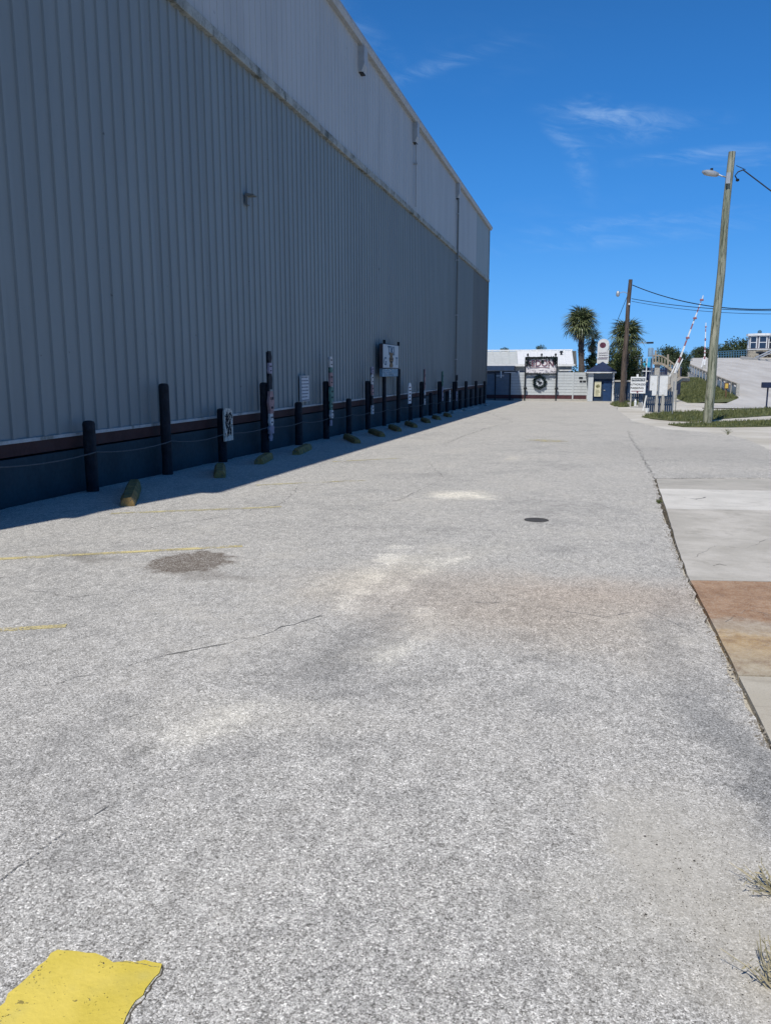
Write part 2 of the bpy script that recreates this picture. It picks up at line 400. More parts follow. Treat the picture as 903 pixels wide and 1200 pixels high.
M_stop_grey = plain('bare_grey_concrete', (.34, .34, .32), .9, .25, 9, .01, dirt=((.14, .14, .13), 8, .7))
M_navy = plain('navy_board_paint', (.014, .036, .080), .65, .3, 3, 0, streak=((.035, .06, .10), 4, .5))
M_navyroof = plain('navy_roof', (.018, .03, .075), .6, .25, 5)
M_white = plain('white_paint', (.72, .74, .75), .55, .08, 5, 0, dirt=((.4, .4, .36), 3, .4))
M_plank = plain('pale_plank_paint', (.52, .56, .585), .7, .1, 4, 0, streak=((.36, .38, .39), 3, .5), dirt=((.34, .36, .36), 4, .4))
M_plank_shade = plain('shade_darkened_plank', (.16, .20, .25), .7, .15, 4)  # left fence bays: warehouse shade painted into the plank colour
M_kick = plain('dark_red_board', (.075, .03, .037), .8, .3, 4)
M_iron = plain('black_iron', (.018, .022, .028), .6, .3, 8)
M_metal = plain('galvanised_steel', (.42, .44, .45), .45, .15, 8, metal=.5)
M_conc = plain('grey_concrete', (.42, .41, .38), .9, .2, 3, .01, dirt=((.2, .2, .18), 3, .7))
M_glass = plain('dark_window_glass', (.02, .03, .06), .1, .1, 2, spec=.8)
M_blue = plain('sky_blue_paint', (.10, .38, .66), .5, .2, 3)
M_rail = plain('blue_steel_rail', (.05, .13, .21), .5, .2, 4)
M_red = plain('barrier_red', (.30, .12, .13), .5, .2, 6)
M_wire = plain('black_wire', (.01, .012, .016), .6, .1, 3)
M_wood = plain('silvered_timber', (.33, .29, .23), .85, .3, 5, .01)
M_yelsign = plain('yellow_marker', (.62, .44, .10), .6, .15, 8)
M_brown = plain('rust_brown', (.16, .09, .055), .8, .3, 8)
def pole_mat(name, c0, c1, c2):
    m, t, b = new_mat(name, .9, .15); p = objc(t)
    q = t.v('MULTIPLY', p, (26, 26, 1.4)); f = t.noise(q, 1, 6, .7); g1 = t.noise(t.v('MULTIPLY', p, (9, 9, .8)), 1, 4, .6)
    c = t.mix(t.step(g1, .3, .7), c0, c1); c = t.mix(t.step(f, .50, .60), c, c2)
    t.put(b.inputs['Base Color'], c); bump(t, b, f, .03); return m
M_pole = pole_mat('weathered_pole_timber', (.19, .22, .165), (.40, .40, .32), (.07, .08, .055))
M_pole2 = pole_mat('brown_pole_timber', (.09, .07, .06), (.15, .12, .10), (.04, .032, .03))
def worn_paint(name, col, keep, sc=22):
    m, t, b = new_mat(name, .8, .2); p = pos(t)
    f = t.m('ADD', t.m('MULTIPLY', t.noise(p, sc * 3, 4, .6), .5), t.m('MULTIPLY', t.noise(p, sc * .22, 4, .6), .5))
    c = t.mix(t.step(t.noise(p, 3, 4), .3, .7), tuple(v * .9 for v in col), tuple(v * 1.08 for v in col))
    t.put(b.inputs['Base Color'], c)
    t.put(b.inputs['Alpha'], t.step(f, 1 - keep - .06, 1 - keep + .06)); return m
M_yel_line = worn_paint('worn_yellow_line', (.62, .53, .27), .53)
M_yel_faint = worn_paint('nearly_gone_yellow_line', (.55, .49, .28), .49)
def yellow_patch_mat():
    m, t, b = new_mat('thick_yellow_paint', .6, .3); p = pos(t)
    f = t.step(t.noise(p, 5, 5, .6), .35, .65)
    c = t.mix(f, (.66, .52, .085), (.76, .60, .12)); c = t.mix(t.step(t.noise(p, 3.1, 3, .6), .52, .7), c, (.56, .49, .16))
    c = t.mix(t.m('MULTIPLY', t.step(t.noise(p, 30, 3, .6), .68, .72), .8), c, (.20, .16, .06))
    c = t.mix(t.m('MULTIPLY', t.step(t.noise(p, 120, 2, .6), .68, .74), .5), c, (.3, .24, .1))
    t.put(b.inputs['Base Color'], c)
    al = t.m('SUBTRACT', 1, t.step(t.m('ADD', t.m('MULTIPLY', t.noise(p, 120, 3, .7), .6), t.m('MULTIPLY', t.noise(p, 14, 4, .6), .4)), .605, .64)); t.put(b.inputs['Alpha'], al)
    h = t.m('ADD', t.noise(p, 60, 3), t.m('MULTIPLY', t.noise(p, 9, 3), 1.2)); bump(t, b, h, .003, .6); return m
M_yel_patch = yellow_patch_mat()
def slab_mat(name, c0, c1, dirt, amt=.4):
    m, t, b = new_mat(name, .85, .2); p = pos(t)
    c = t.mix(t.step(t.noise(p, 1.6, 6, .62), .35, .65), c0, c1)
    c = t.mix(t.m('MULTIPLY', t.step(t.noise(p, 4.5, 6, .7), .52, .72), amt), c, dirt)
    c = t.mix(t.m('MULTIPLY', t.step(t.noise(t.v('MULTIPLY', p, (.5, 2.2, 1)), 2.2, 7, .7), .54, .66), .3), c, tuple(v * .75 for v in dirt))
    c = t.mix(t.m('MULTIPLY', t.step(t.noise(p, 120, 4, .8), .5, .68), .4), c, (.22, .21, .19))
    t.put(b.inputs['Base Color'], c); bump(t, b, t.noise(p, 110, 4, .6), .003, .5); return m
def rust_slab():
    m, t, b = new_mat('rust_stained_concrete', .85, .2); p = pos(t); x, y, z = t.sep(p)
    w = t.m('ADD', y, t.m('MULTIPLY', t.m('SUBTRACT', t.noise(p, 2.2, 6, .7), .5), .75)); w = t.m('ADD', w, t.m('MULTIPLY', x, -.04))
    y3 = gnd(850, 681).y; y4 = gnd(868, 738).y; y5 = gnd(868, 792).y
    c = t.mix(t.step(w, y4 - .05, y4 + .25), (.50, .36, .19), (.37, .225, .13))
    band = t.blob(x, w, 1.1, y4 + .02, 6, .16, 0, 1); c = t.mix(t.m('MULTIPLY', band, .6), c, (.42, .39, .34))
    c = t.mix(t.step(w, y4 - .25, y5 - .05), c, (.44, .385, .28))
    c = t.mix(t.m('MULTIPLY', t.step(t.noise(p, 9, 6, .7), .5, .66), .45), c, (.24, .155, .105))
    c = t.mix(t.m('MULTIPLY', t.step(t.noise(p, 70, 4, .8), .48, .62), .5), c, (.50, .43, .35))
    nz = t.step(t.noise(p, 6, 8, .85), .36, .62); c = t.mix(t.m('MULTIPLY', nz, .8), t.v('MULTIPLY', c, (.72, .66, .62)), t.v('MULTIPLY', c, (1.15, 1.2, 1.25)))
    c = t.mix(t.m('MULTIPLY', t.step(t.noise(p, 120, 3, .8), .5, .66), .4), c, (.55, .47, .38))
    t.put(b.inputs['Base Color'], c); bump(t, b, t.noise(p, 110, 4, .6), .004, .6); return m
# ------------------------------------------------------------------ GROUND
m = MB()
E_ = 3000
for (y0, y1) in ((-60, 70), (70, E_)):
    for (x0, x1) in ((-E_, -60), (-60, 60), (60, E_)):
        a, b_ = -SLOPE * y0, -SLOPE * min(y1, 70)
        if y0 >= 70: a = -SLOPE * 70
        m.add([(x0, y0, a - .035), (x1, y0, a - .035), (x1, y1, b_ - .035), (x0, y1, b_ - .035)], [(0, 1, 2, 3)])
gr = m.build('ground', M_sand, kind='structure')
def flat(poly, th, up, rough_edge=0, step=.25):
    """horizontal sheet on the sloping lot with a skirt; jagged rim if asked"""
    pts = []
    n = len(poly)
    for i in range(n):
        a = Vector((poly[i][0], poly[i][1])); b2 = Vector((poly[(i + 1) % n][0], poly[(i + 1) % n][1]))
        L = (b2 - a).length
        k = max(1, min(400, int(L / step))) if rough_edge else 1
        for j in range(k):
            p = a.lerp(b2, j / k)
            if rough_edge and j:
                nn = Vector((-(b2 - a).y, (b2 - a).x)).normalized(); p += nn * rough_edge * (noise.noise(Vector((p.x * 3.1, p.y * 3.1, 0))) * 1.2 + rnd(-.5, .5))
            pts.append(p)
    bm = bmesh.new()
    top = [bm.verts.new((p.x, p.y, -SLOPE * p.y + up)) for p in pts]
    es = [bm.edges.new((top[i], top[(i + 1) % len(top)])) for i in range(len(top))]
    bmesh.ops.triangle_fill(bm, edges=es, use_beauty=True, normal=(0, 0, 1))
    bot = [bm.verts.new((p.x, p.y, -SLOPE * p.y + up - th)) for p in pts]
    for i in range(len(top)):
        j = (i + 1) % len(top); bm.faces.new((top[i], bot[i], bot[j], top[j]))
    bmesh.ops.recalc_face_normals(bm, faces=bm.faces[:])
    return bm
def flat_obj(name, poly, mat, th=.03, up=0, edge=0, parent=None, kind=None, step=.25):
    bm = flat(poly, th, up, edge, step); me = bpy.data.meshes.new(name); bm.to_mesh(me); bm.free(); me.materials.append(mat)
    if me.polygons and sum(p.normal.z * p.area for p in me.polygons if abs(p.normal.z) > .5) < 0: me.flip_normals()
    o = bpy.data.objects.new(name, me); C.objects.link(o)
    if parent: attach(o, parent)
    if kind: o['kind'] = kind
    return o
def GP(*pts): return [tuple(gnd(x, y)[:2]) for x, y in pts]
edge_pts = GP((903, 880), (850, 772), (805, 682), (790, 640), (776, 603), (770, 575), (766, 560))
right_far = GP((903, 560))[0]
apron = GP((903, 528), (880, 517), (860, 511), (830, 506.5), (780, 503), (740, 493), (722, 480))
rd = [(-7.0, -12), (-7.0, 63.6), (.2, 63.6), (2.2, 60)] + apron[::-1] + [(8.0, 24), (8, right_far[1])] + [right_far] + edge_pts[::-1] + [(.93, 3.1), (1.05, 2.2), (1.15, 0), (1.5, -12)]
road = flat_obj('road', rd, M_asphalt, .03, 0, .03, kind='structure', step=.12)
# dirt showing along the joint and at the right verge
flat_obj('verge_soil', GP((903, 860), (850, 760), (805, 675), (776, 598), (762, 556)) + [(1.9, 14.2), (2.2, 9), (1.6, 5), (2.4, 1), (2.2, -8), (.4, -8), (.4, 2.6)], M_soil, .01, -.022, kind='structure')
# concrete pavement of separate slabs
pave = bpy.data.objects.new('pavement', None); C.objects.link(pave); pave['kind'] = 'structure'
S1 = slab_mat('grey_slab_concrete', (.40, .38, .335), (.48, .455, .405), (.25, .235, .21))
S2 = slab_mat('fresh_white_slab', (.58, .56, .51), (.68, .655, .60), (.38, .36, .32), .45)
S3 = slab_mat('beige_slab_concrete', (.44, .415, .365), (.56, .53, .475), (.30, .28, .24), .6)
S5 = slab_mat('tan_slab_concrete', (.46, .42, .34), (.55, .51, .43), (.30, .25, .19))
jl = [((768, 561.5), (903, 561.5)), ((771, 573), (903, 575.5)), ((779.5, 597), (903, 599)), ((807, 681), (903, 682.5)), ((863, 793), (903, 794)), ((906, 882), (940, 884))]
joints = []
for a, b_ in jl:
    p = gnd(*a); q = gnd(*b_); d = (q - p); d = d / d.x
    joints.append((p + d * .006, p + d * (4.5 - 0 * p.x)))
for i, mt in enumerate([S1, S2, S3, rust_slab(), S5]):
    (a0, a1), (b0, b1) = joints[i], joints[i + 1]
    g_ = Vector((0, .009, 0))
    n_ = 8
    poly = [(b0 + g_)[:2]] + [(b1 + g_)[:2], (a1 - g_)[:2], (a0 - g_)[:2]]
    # gentle curve of the left edge follows the road rim
    if i == 3:
        e = gnd(837, 741); poly.append((e.x + .012, e.y))
    if i == 2:
        e = gnd(791, 640); poly.append((e.x + .012, e.y))
    if i == 4:
        e = gnd(884, 838); poly.append((e.x + .012, e.y))
    o = flat_obj('slab', poly, mt, .05, .008, .006, pave, step=.2)
    lab = ['plain grey slab', 'fresh white slab', 'beige grey slab', 'rust stained slab', 'tan slab'][i]; o['label'] = lab
# thick worn yellow paint in the near corner
yp = GP((-30, 1225), (-8, 1198), (6, 1176), (22, 1156), (44, 1134), (60, 1118), (68, 1114), (92, 1116), (112, 1118), (124, 1123), (133, 1129), (148, 1127), (170, 1126), (190, 1130.5), (187, 1141), (176, 1153), (168, 1167), (154, 1181), (148, 1192), (143, 1206), (130, 1260), (-60, 1260))
o = flat_obj('paint_patch', yp, M_yel_patch, .003, .0035, .012, road, step=.02); o['label'] = 'thick yellow paint with broken edge'
# dark crack hugging its right rim
M_crack = worn_paint('hairline_crack_dirt', (.18, .175, .165), .53, 30)
def crack(pts, w, name='crack', up=.003, mat=None, jag=.02, step=.08, par=None):
    P_ = [gnd(x, y) for x, y in pts]; mb = MB(); L = []
    for i in range(len(P_) - 1):
        n = max(2, int((P_[i + 1] - P_[i]).length / step))
        L += [P_[i].lerp(P_[i + 1], j / n) for j in range(n)]
    L.append(P_[-1]); L = [p + Vector((rnd(-jag, jag), rnd(-jag, jag), 0)) for p in L]
    vs = []
    for i, p in enumerate(L):
        d = (L[min(i + 1, len(L) - 1)] - L[max(0, i - 1)]); nn = Vector((-d.y, d.x, 0)).normalized() * w * rnd(.15, 1) * .5
        z = -SLOPE * p.y + up
        vs += [(p.x + nn.x, p.y + nn.y, z), (p.x - nn.x, p.y - nn.y, z)]
    mb.add(vs, [(2 * i + 1, 2 * i + 3, 2 * i + 2, 2 * i) for i in range(len(L) - 1)])
    return mb.build(name, mat or M_crack, par or road)
crack([(192, 1131), (188, 1143), (178, 1155), (170, 1169), (157, 1182), (150, 1196), (146, 1210)], .006, jag=.003, step=.01, up=.0015, mat=M_soil)
crack([(133, 1130), (150, 1129), (172, 1133), (186, 1136)], .003, jag=.002, step=.01, up=.006)
crack([(50, 805), (110, 790), (180, 772), (250, 757), (310, 743), (372, 722)], .014)
crack([(0, 1032), (40, 1002), (80, 975), (125, 945)], .010, jag=.008)
crack([(735, 505), (742, 518), (750, 530), (757, 545), (766, 560)], .03, jag=.05)
crack([(560, 705), (640, 712), (700, 722), (760, 718), (815, 740)], .01, jag=.04)
crack([(150, 622), (260, 606), (330, 590), (350, 572), (420, 560)], .012, jag=.04)
crack([(20, 690), (90, 700), (180, 690)], .008, jag=.03)
crack([(560, 480), (600, 494), (560, 505), (520, 520)], .03, jag=.08)
crack([(410, 600), (470, 585), (520, 560), (500, 540)], .012)
# worn yellow bay lines
def line(p0, p1, w, mat, label=None):
    a = gnd(*p0); b2 = gnd(*p1); d = (b2 - a); nn = Vector((-d.y, d.x, 0)).normalized() * w / 2
    poly = [(a + nn)[:2], (a - nn)[:2], (b2 - nn)[:2], (b2 + nn)[:2]]
    return flat_obj('painted_line', poly, mat, .002, .004, .008, road, step=.12)
line((-60, 658.5), (284, 640), .085, M_yel_line)
line((-60, 742.5), (78, 733.5), .075, M_yel_line)
line((130, 602), (330, 594), .10, M_yel_faint)
line((300, 568.5), (428, 563), .10, M_yel_faint)
line((390, 541), (470, 537), .10, M_yel_faint)
line((629, 517), (652, 516), .95, M_yel_faint)
crack([(812, 655), (838, 640), (870, 644), (903, 632)], .006, up=.0105, jag=.02, par=pave)
crack([(835, 664), (842, 662), (850, 664)], .012, up=.0105, jag=.006, step=.02, mat=M_soil, par=pave)
crack([(800, 584), (815, 586), (826, 583)], .03, up=.0105, jag=.02, step=.05, par=pave)
crack([(850, 730), (872, 716), (903, 722)], .005, up=.0105, jag=.012, par=pave)
# round cast cover in the road
t_ = gnd(628, 609.5)
mb = MB(); mb.lathe((t_.x, t_.y, t_.z - .02), [(.005, .0), (.14, 0), (.14, .024), (.128, .024), (.124, .022), (.005, .022)], 24)
mb.build('access_cover', plain('dark_cast_iron', (.07, .066, .062), .8, .3, 30, .004), road)['label'] = 'round dark iron cover set in asphalt'
# loose grains (uncountable)
mb = MB()
def grain(p, s):
    a = rnd(0, 6.28); v = []
    for k in range(4):
        v.append((p.x + math.cos(a + k * 1.57) * s * rnd(.6, 1), p.y + math.sin(a + k * 1.57) * s * rnd(.5, 1), -SLOPE * p.y + .0005))
    v.append((p.x, p.y, -SLOPE * p.y + s * rnd(.5, .9)))
    mb.add(v, [(0, 1, 4), (1, 2, 4), (2, 3, 4), (3, 0, 4)])
for i in range(1300):
    px = random.gauss(800, 70); py = random.gauss(1020, 70)
    if px < 960: grain(gnd(px, min(py, 1230)), rnd(.0012, .0032))
for i in range(500): grain(gnd(rnd(-20, 903), rnd(700, 1200)), rnd(.0015, .0045))
for (x_, y_) in [(755, 980), (769, 990), (756, 1072), (813, 1009), (812, 776), (662, 560)]: grain(gnd(x_, y_), .006)
mb.build('loose_grit', plain('dark_grit', (.06, .055, .05), .9, .4, 40), kind='stuff')
mb = MB()
for i in range(900): grain(gnd(rnd(-20, 903), rnd(780, 1200)), rnd(.002, .005))
for (x_, y_) in [(696, 1056), (700, 1052)]: grain(gnd(x_, y_), .010)
mb.build('pale_pebbles', plain('pale_grit', (.55, .53, .49), .9, .3, 40), kind='stuff')
# ------------------------------------------------------------------ grass strips
def inpoly(x, y, poly):
    c = False; n = len(poly)
    for i in range(n):
        x1, y1 = poly[i]; x2, y2 = poly[i - 1]
        if (y1 > y) != (y2 > y) and x < (x2 - x1) * (y - y1) / (y2 - y1) + x1: c = not c
    return c
gmb = MB()
def lawn(poly, n, h=.12, zf=None, base=True):
    xs = [p[0] for p in poly]; ys = [p[1] for p in poly]
    if base: flat_obj('lawn', poly, M_lawn, .02, -.004, .06, kind='structure', step=.3)
    k = 0; tries = 0
    while k < n and tries < n * 12:
        tries += 1
        x = rnd(min(xs), max(xs)); y = rnd(min(ys), max(ys))
        if not inpoly(x, y, poly): continue
        if noise.noise(Vector((x * .9, y * .9, 3))) < -.28: continue
        z = zf(x, y) if zf else -SLOPE * y
        hh = h * rnd(.4, 1.3) * (1 + .6 * noise.noise(Vector((x * 2, y * 2, 0)))); w = rnd(.012, .03); a = rnd(0, 6.28)
        dx, dy = math.cos(a) * w, math.sin(a) * w; l1, l2 = rnd(-.5, .5) * hh, rnd(-.5, .5) * hh
        gmb.add([(x - dx, y - dy, z - .03), (x + dx, y + dy, z - .03), (x + l1, y + l2, z + hh)], [(0, 1, 2)]); k += 1
R_ = GP((903, 478), (903, 486.5), (903, 492), (903, 499))
def ext(p, d=14): return (p[0] + d, p[1] + d * .12)
lawn(GP((751, 488), (762, 484.5), (790, 482.5), (830, 481.5)) + [R_[0], ext(R_[0])] + [ext(R_[1]), R_[1]] + GP((850, 490), (812, 493.5), (785, 492.5), (765, 490.5)), 15000)
lawn(GP((782, 497), (820, 494.5), (858, 493.5)) + [R_[2], ext(R_[2])] + [ext(R_[3]), R_[3]] + GP((850, 500), (800, 499.5)), 9000, .09)
lawn(GP((714, 474), (722, 471.5), (748, 472.5), (744, 475), (733, 476.5), (720, 476.5)), 3500, .16)
# ------------------------------------------------------------------ WAREHOUSE
WX = -7.05; Y0, Y1 = 2.45, 56.9; Z0, Z1, Z2 = .74, 7.72, 11.2
wh = thing('warehouse', 'huge grey corrugated metal warehouse filling the left side of the lot', 'building', (WX, Y0, 0))
mb = MB(); mb.prism([(WX - .06, Y0, .72), (WX - .06, Y0, Z2 - .05), (-26, Y0, Z2 + 1.2), (-45, Y0, Z2 - .05), (-45, Y0, .72)], (0, Y1 - Y0, 0)); mb.build('wall', M_panel, wh)
def corrugated(w, h, pitch, depth, rib, name, mat):
    """one sheet about its own origin: ribs run up z, face looks to +x, width along +y"""
    prof = [(0, 0)]; n = int(round(w / pitch))
    for i in range(n):
        c = pitch * (i + .5)
        prof += [(c - rib, 0), (c - rib * .7, depth), (c + rib * .7, depth), (c + rib, 0)]
    prof.append((w + .004, 0)); k = len(prof); mb = MB()
    vs = [(d, y, 0) for y, d in prof] + [(d, y, h) for y, d in prof]
    mb.add(vs, [(i, i + 1, k + i + 1, k + i) for i in range(k - 1)])
    return mb.mesh(name, mat)
PW = .9075
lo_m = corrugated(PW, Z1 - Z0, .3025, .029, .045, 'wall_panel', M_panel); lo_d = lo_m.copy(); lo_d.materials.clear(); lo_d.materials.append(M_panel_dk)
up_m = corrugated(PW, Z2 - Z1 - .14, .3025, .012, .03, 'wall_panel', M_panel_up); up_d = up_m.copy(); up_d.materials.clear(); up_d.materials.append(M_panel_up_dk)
npan = int(round((Y1 - Y0) / PW))
for i in range(npan):
    y = Y0 + i * PW
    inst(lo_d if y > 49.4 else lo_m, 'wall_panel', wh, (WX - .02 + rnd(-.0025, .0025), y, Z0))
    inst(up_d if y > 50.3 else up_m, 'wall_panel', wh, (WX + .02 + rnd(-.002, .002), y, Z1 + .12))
mb = MB(); mb.box(WX - .05, WX + .03, Y0, Y1, Z0 - .045, Z0); mb.build('base_trim', M_trimw, wh)
# mildewed ledge between the two tiers, in lengths
y = Y0; 
while y < Y1 - .3:
    L = min(6.1, Y1 - y); a = rnd(-.012, .012)
    mb = MB(); mb.box(WX - .03, WX + .10, y + .01, y + L - .01, Z1 - .06 + a, Z1 + .13 + a, .01); mb.build('ledge', M_ledge, wh); y += L
# eaves
mb = MB()
mb.prism([(WX - .05, Y0 - .1, Z2 - .10), (WX + .16, Y0 - .1, Z2 - .10), (WX + .22, Y0 - .1, Z2 + .02), (WX + .22, Y0 - .1, Z2 + .10), (WX - .05, Y0 - .1, Z2 + .14)], (0, Y1 - Y0 + .2, 0))
mb.build('gutter', M_fascia, wh)
mb = MB(); mb.prism([(WX + .12, Y0 - .1, Z2 + .13), (-26, Y0 - .1, Z2 + 1.4), (-45.2, Y0 - .1, Z2 + .13), (-45.2, Y0 - .1, Z2 + .06), (-26, Y0 - .1, Z2 + 1.32), (WX + .12, Y0 - .1, Z2 + .06)], (0, Y1 - Y0 + .2, 0)); mb.build('roof', M_fascia, wh)
for i, y in enumerate((14.2, 24.75, 32.35, 42.8)):
    mb = MB(); mb.prism([(WX + .0, y - .2, Z2 - .10), (WX + .20, y - .2, Z2 - .10), (WX + .20, y - .2, Z2 - .62), (WX + .12, y - .2, Z2 - .82), (WX + .0, y - .2, Z2 - .82)], (0, .4, 0)); h_ = mb.build('rain_head', M_fascia, wh)
    mb = MB(); mb.box(WX + .02, WX + .15, y - .14, y + .14, Z2 - .85, Z2 - .822); mb.build('outlet', M_iron, h_)
for y, zb, r in ((32.35, 8.0, .028), (42.8, .78, .05)):
    mb = MB(); mb.tube([(WX + .12, y, Z2 - .8), (WX + .12, y, zb)], r, 8); mb.build('downpipe', M_panel_dk if r > .04 else M_panel_up, wh)
    for z in (9.6, 7.3, 4.5, 2.2):
        if z > zb: MB().box(WX + .02, WX + .18, y - .06, y + .06, z, z + .05).build('pipe_strap', M_fascia, wh)
mb = MB(); mb.box(WX - .02, WX + .06, Y1 - .12, Y1 + .03, 0.72, Z2 - .1); mb.build('corner_trim', M_panel_dk, wh)
# small hood on the wall
p = atX(288, 229, WX)
hd = MB().prism([(WX + .02, p.y - .1, p.z + .03), (WX + .22, p.y - .1, p.z + .0), (WX + .22, p.y - .1, p.z - .025), (WX + .02, p.y - .1, p.z - .025)], (0, .2, 0)).build('vent_hood', M_panel_dk, wh)
MB().box(WX + .02, WX + .07, p.y - .08, p.y + .05, p.z - .20, p.z - .03).build('louvre', M_panel_dk, hd)
# block plinth with red band: a wall of its own under the sheets
mb = MB(); mb.prism([(WX - .14, Y0 - .04, -SLOPE * Y0 - .1), (WX - .02, Y0 - .04, -SLOPE * Y0 - .1), (WX - .02, Y0 - .04, .48), (WX - .14, Y0 - .04, .48)], (0, .01, 0))
mb = MB()
for (a, b_) in ((Y0 - .03, Y1 + .02),):
    v = [(WX - .2, a, -SLOPE * a - .1), (WX, a, -SLOPE * a - .1), (WX, b_, -SLOPE * b_ - .1), (WX - .2, b_, -SLOPE * b_ - .1), (WX - .2, a, .5), (WX, a, .5), (WX, b_, .5), (WX - .2, b_, .5)]
    mb.add(v, [(3, 2, 1, 0), (4, 5, 6, 7), (0, 1, 5, 4), (1, 2, 6, 5), (2, 3, 7, 6), (3, 0, 4, 7)])
mb.build('plinth', M_plinth, wh)
MB().box(WX - .2, WX + .012, Y0 - .03, Y1 + .02, .53, .692).build('red_band', M_stripe, wh)
# ------------------------------------------------------------------ posts, ropes
PX = -6.86
px_k = [105, 192, 262, 308, 348, 381, 407.5, 430.5, 449, 466, 481, 493, 504, 515, 523.5, 532.5, 539, 547, 552.5, 558.5, 563, 568]
posts = []
tall = {1, 3, 5, 7, 11, 13, 15, 17, 19, 21}
ord_ = ['first', 'second', 'third', 'fourth', 'fifth', 'sixth', 'seventh', 'eighth', 'ninth', 'tenth', 'eleventh']
def post_mesh(h, seed, r=.095):
    random.seed(seed)
    mb = MB(); n = 10
    prof = [(r * 1.04, -.12)] + [(r * (1 + rnd(-.04, .04)), h * k / n) for k in range(1, n)] + [(r, h - .05), (r * .86, h - .015), (r * .45, h)]
    return mb, prof
ns = nt = 0
for k in range(22):
    y = 9.95 + k * 2.13
    z = gz(y); T = k in tall
    sign = k in (8, 9)
    h = (1.53 if T else 1.03) if not sign else 2.05
    h += rnd(-.03, .03)
    if sign: h = 2.0 + (.02 if k == 8 else 0)
    mb, prof = post_mesh(h, 100 + k, .085 + .012 * random.random() if not sign else .075)
    mb.lathe((PX, y, z), prof, 12)
    if T: nt += 1; lab = f'{ord_[nt-1]} tall black round post from the camera along the grey wall'
    elif sign: lab = ['nearer', 'farther'][k - 8] + ' of the two dark poles carrying the pale picture sign'
    else: ns += 1; lab = f'{ord_[ns-1]} short black round post from the camera along the grey wall'
    o = mb.build('mooring_post', M_post, smooth=True); tag(o, lab, 'post', 'black posts along the warehouse wall')
    posts.append((y, z, h))
random.seed(11)
names_between = ['first', 'second', 'third', 'fourth', 'fifth', 'sixth', 'seventh', 'eighth', 'ninth', 'tenth', 'eleventh', 'twelfth', 'thirteenth', 'fourteenth', 'fifteenth', 'sixteenth', 'seventeenth', 'eighteenth', 'nineteenth', 'twentieth', 'twenty-first']
for k in range(-1, 21):
    ya = posts[k][0] if k >= 0 else posts[0][0] - 2.13; yb = posts[k + 1][0]
    za = gz(ya) + .57; zb = gz(yb) + .57
    sag = rnd(.03, .07)
    pts = [(PX + .10 + .006 * math.sin(j * 3), ya + (yb - ya) * j / 12, za + (zb - za) * j / 12 - sag * (1 - (2 * j / 12 - 1) ** 2)) for j in range(13)]
    o = MB().tube(pts, .0085, 6).build('rope', M_rope, smooth=True)
    lab = ('rope sagging leftward out of the frame from the nearest short post' if k < 0 else f'{names_between[k]} sagging pale rope between posts, counted from the camera')
    tag(o, lab, 'rope', 'ropes hung between the posts')
# first post off the frame's left edge that carries the first rope
mb, prof = post_mesh(1.5, 99); mb.lathe((PX, posts[0][0] - 2.13, gz(7.8)), prof, 12); tag(mb.build('mooring_post', M_post, smooth=True), 'black post just outside the left edge of the view', 'post', 'black posts along the warehouse wall')
# ------------------------------------------------------------------ wheel stops
stops = [((139, 594), (150, 570)), ((251, 560), (252, 550)), ((275, 543), (288, 537)), ((343, 533), (358, 526)), ((405, 513.5), (419, 520)), ((434, 507), (448, 512)),
         ((457, 501.5), (468, 506)), ((476, 497.5), (487, 501.5)), ((482, 498), (487, 500)), ((495, 493), (502, 496)), ((508, 490), (514, 492)), ((521, 487), (527, 489)),
         ((529, 484.5), (535, 484)), ((541, 481.5), (547, 481)), ((550, 479.5), (555, 479)), ((560, 475.8), (563, 475.2))]
stops.pop(8)
lab_s = ['faded yellow wheel stop nearest the camera, pointing at the lot', 'yellow wheel stop seen end on, second from the camera', 'dull yellow wheel stop beside the post with the carved plaque',
         'yellow wheel stop lying below the tall post with the dark carved figure', 'grey yellow wheel stop skewed right, near the fourth tall post', 'skewed wheel stop just before the picture sign poles',
         'skewed wheel stop below the picture sign', 'skewed wheel stop below the small rounded white sign', 'skewed dark wheel stop just past the rounded white sign', 'small dark wheel stop by the sixth tall post',
         'last of the dark yellow wheel stops, before the pale ones', 'nearest of the four pale far wheel stops', 'second of the four pale far wheel stops', 'third of the four pale far wheel stops', 'farthest pale wheel stop near the warehouse end']
def stop_mesh(name, L, mat):
    mb = MB(); w, h = .10, .135
    prof = [(-w, 0), (-w * .95, h * .55), (-w * .55, h), (w * .55, h), (w * .95, h * .55), (w, 0)]
    n = 9; vs = []
    for i in range(n):
        t = i / (n - 1); e = .86 if i in (0, n - 1) else 1
        for a, z in prof: vs.append(((t - .5) * L, a * e + rnd(-.006, .006), z * e + rnd(-.005, .005) * (z > 0)))
    k = len(prof)
    fs = [(i * k + j, (i + 1) * k + j, (i + 1) * k + j + 1, i * k + j + 1) for i in range(n - 1) for j in range(k - 1)]
    fs += [tuple(range(k)), tuple(range((n - 1) * k + k - 1, (n - 1) * k - 1, -1))]
    mb.add(vs, fs); return mb.mesh(name, mat)
for i, (a, b_) in enumerate(stops):
    a = gnd(*a); b2 = gnd(*b_); d = b2 - a; L = max(1.1, min(1.85, d.length)); c = (a + b2) / 2
    if c.x < -6.15: c.x = -6.15 + rnd(0, .1)
    me = stop_mesh('wheel_stop', L, M_stop if i < 11 else M_stop_grey)
    o = inst(me, 'wheel_stop', None, (c.x, c.y, gz(c.y)), (0, 0, math.atan2(d.y, d.x)))
    tag(o, lab_s[i], 'wheel stop', 'wheel stops along the warehouse')
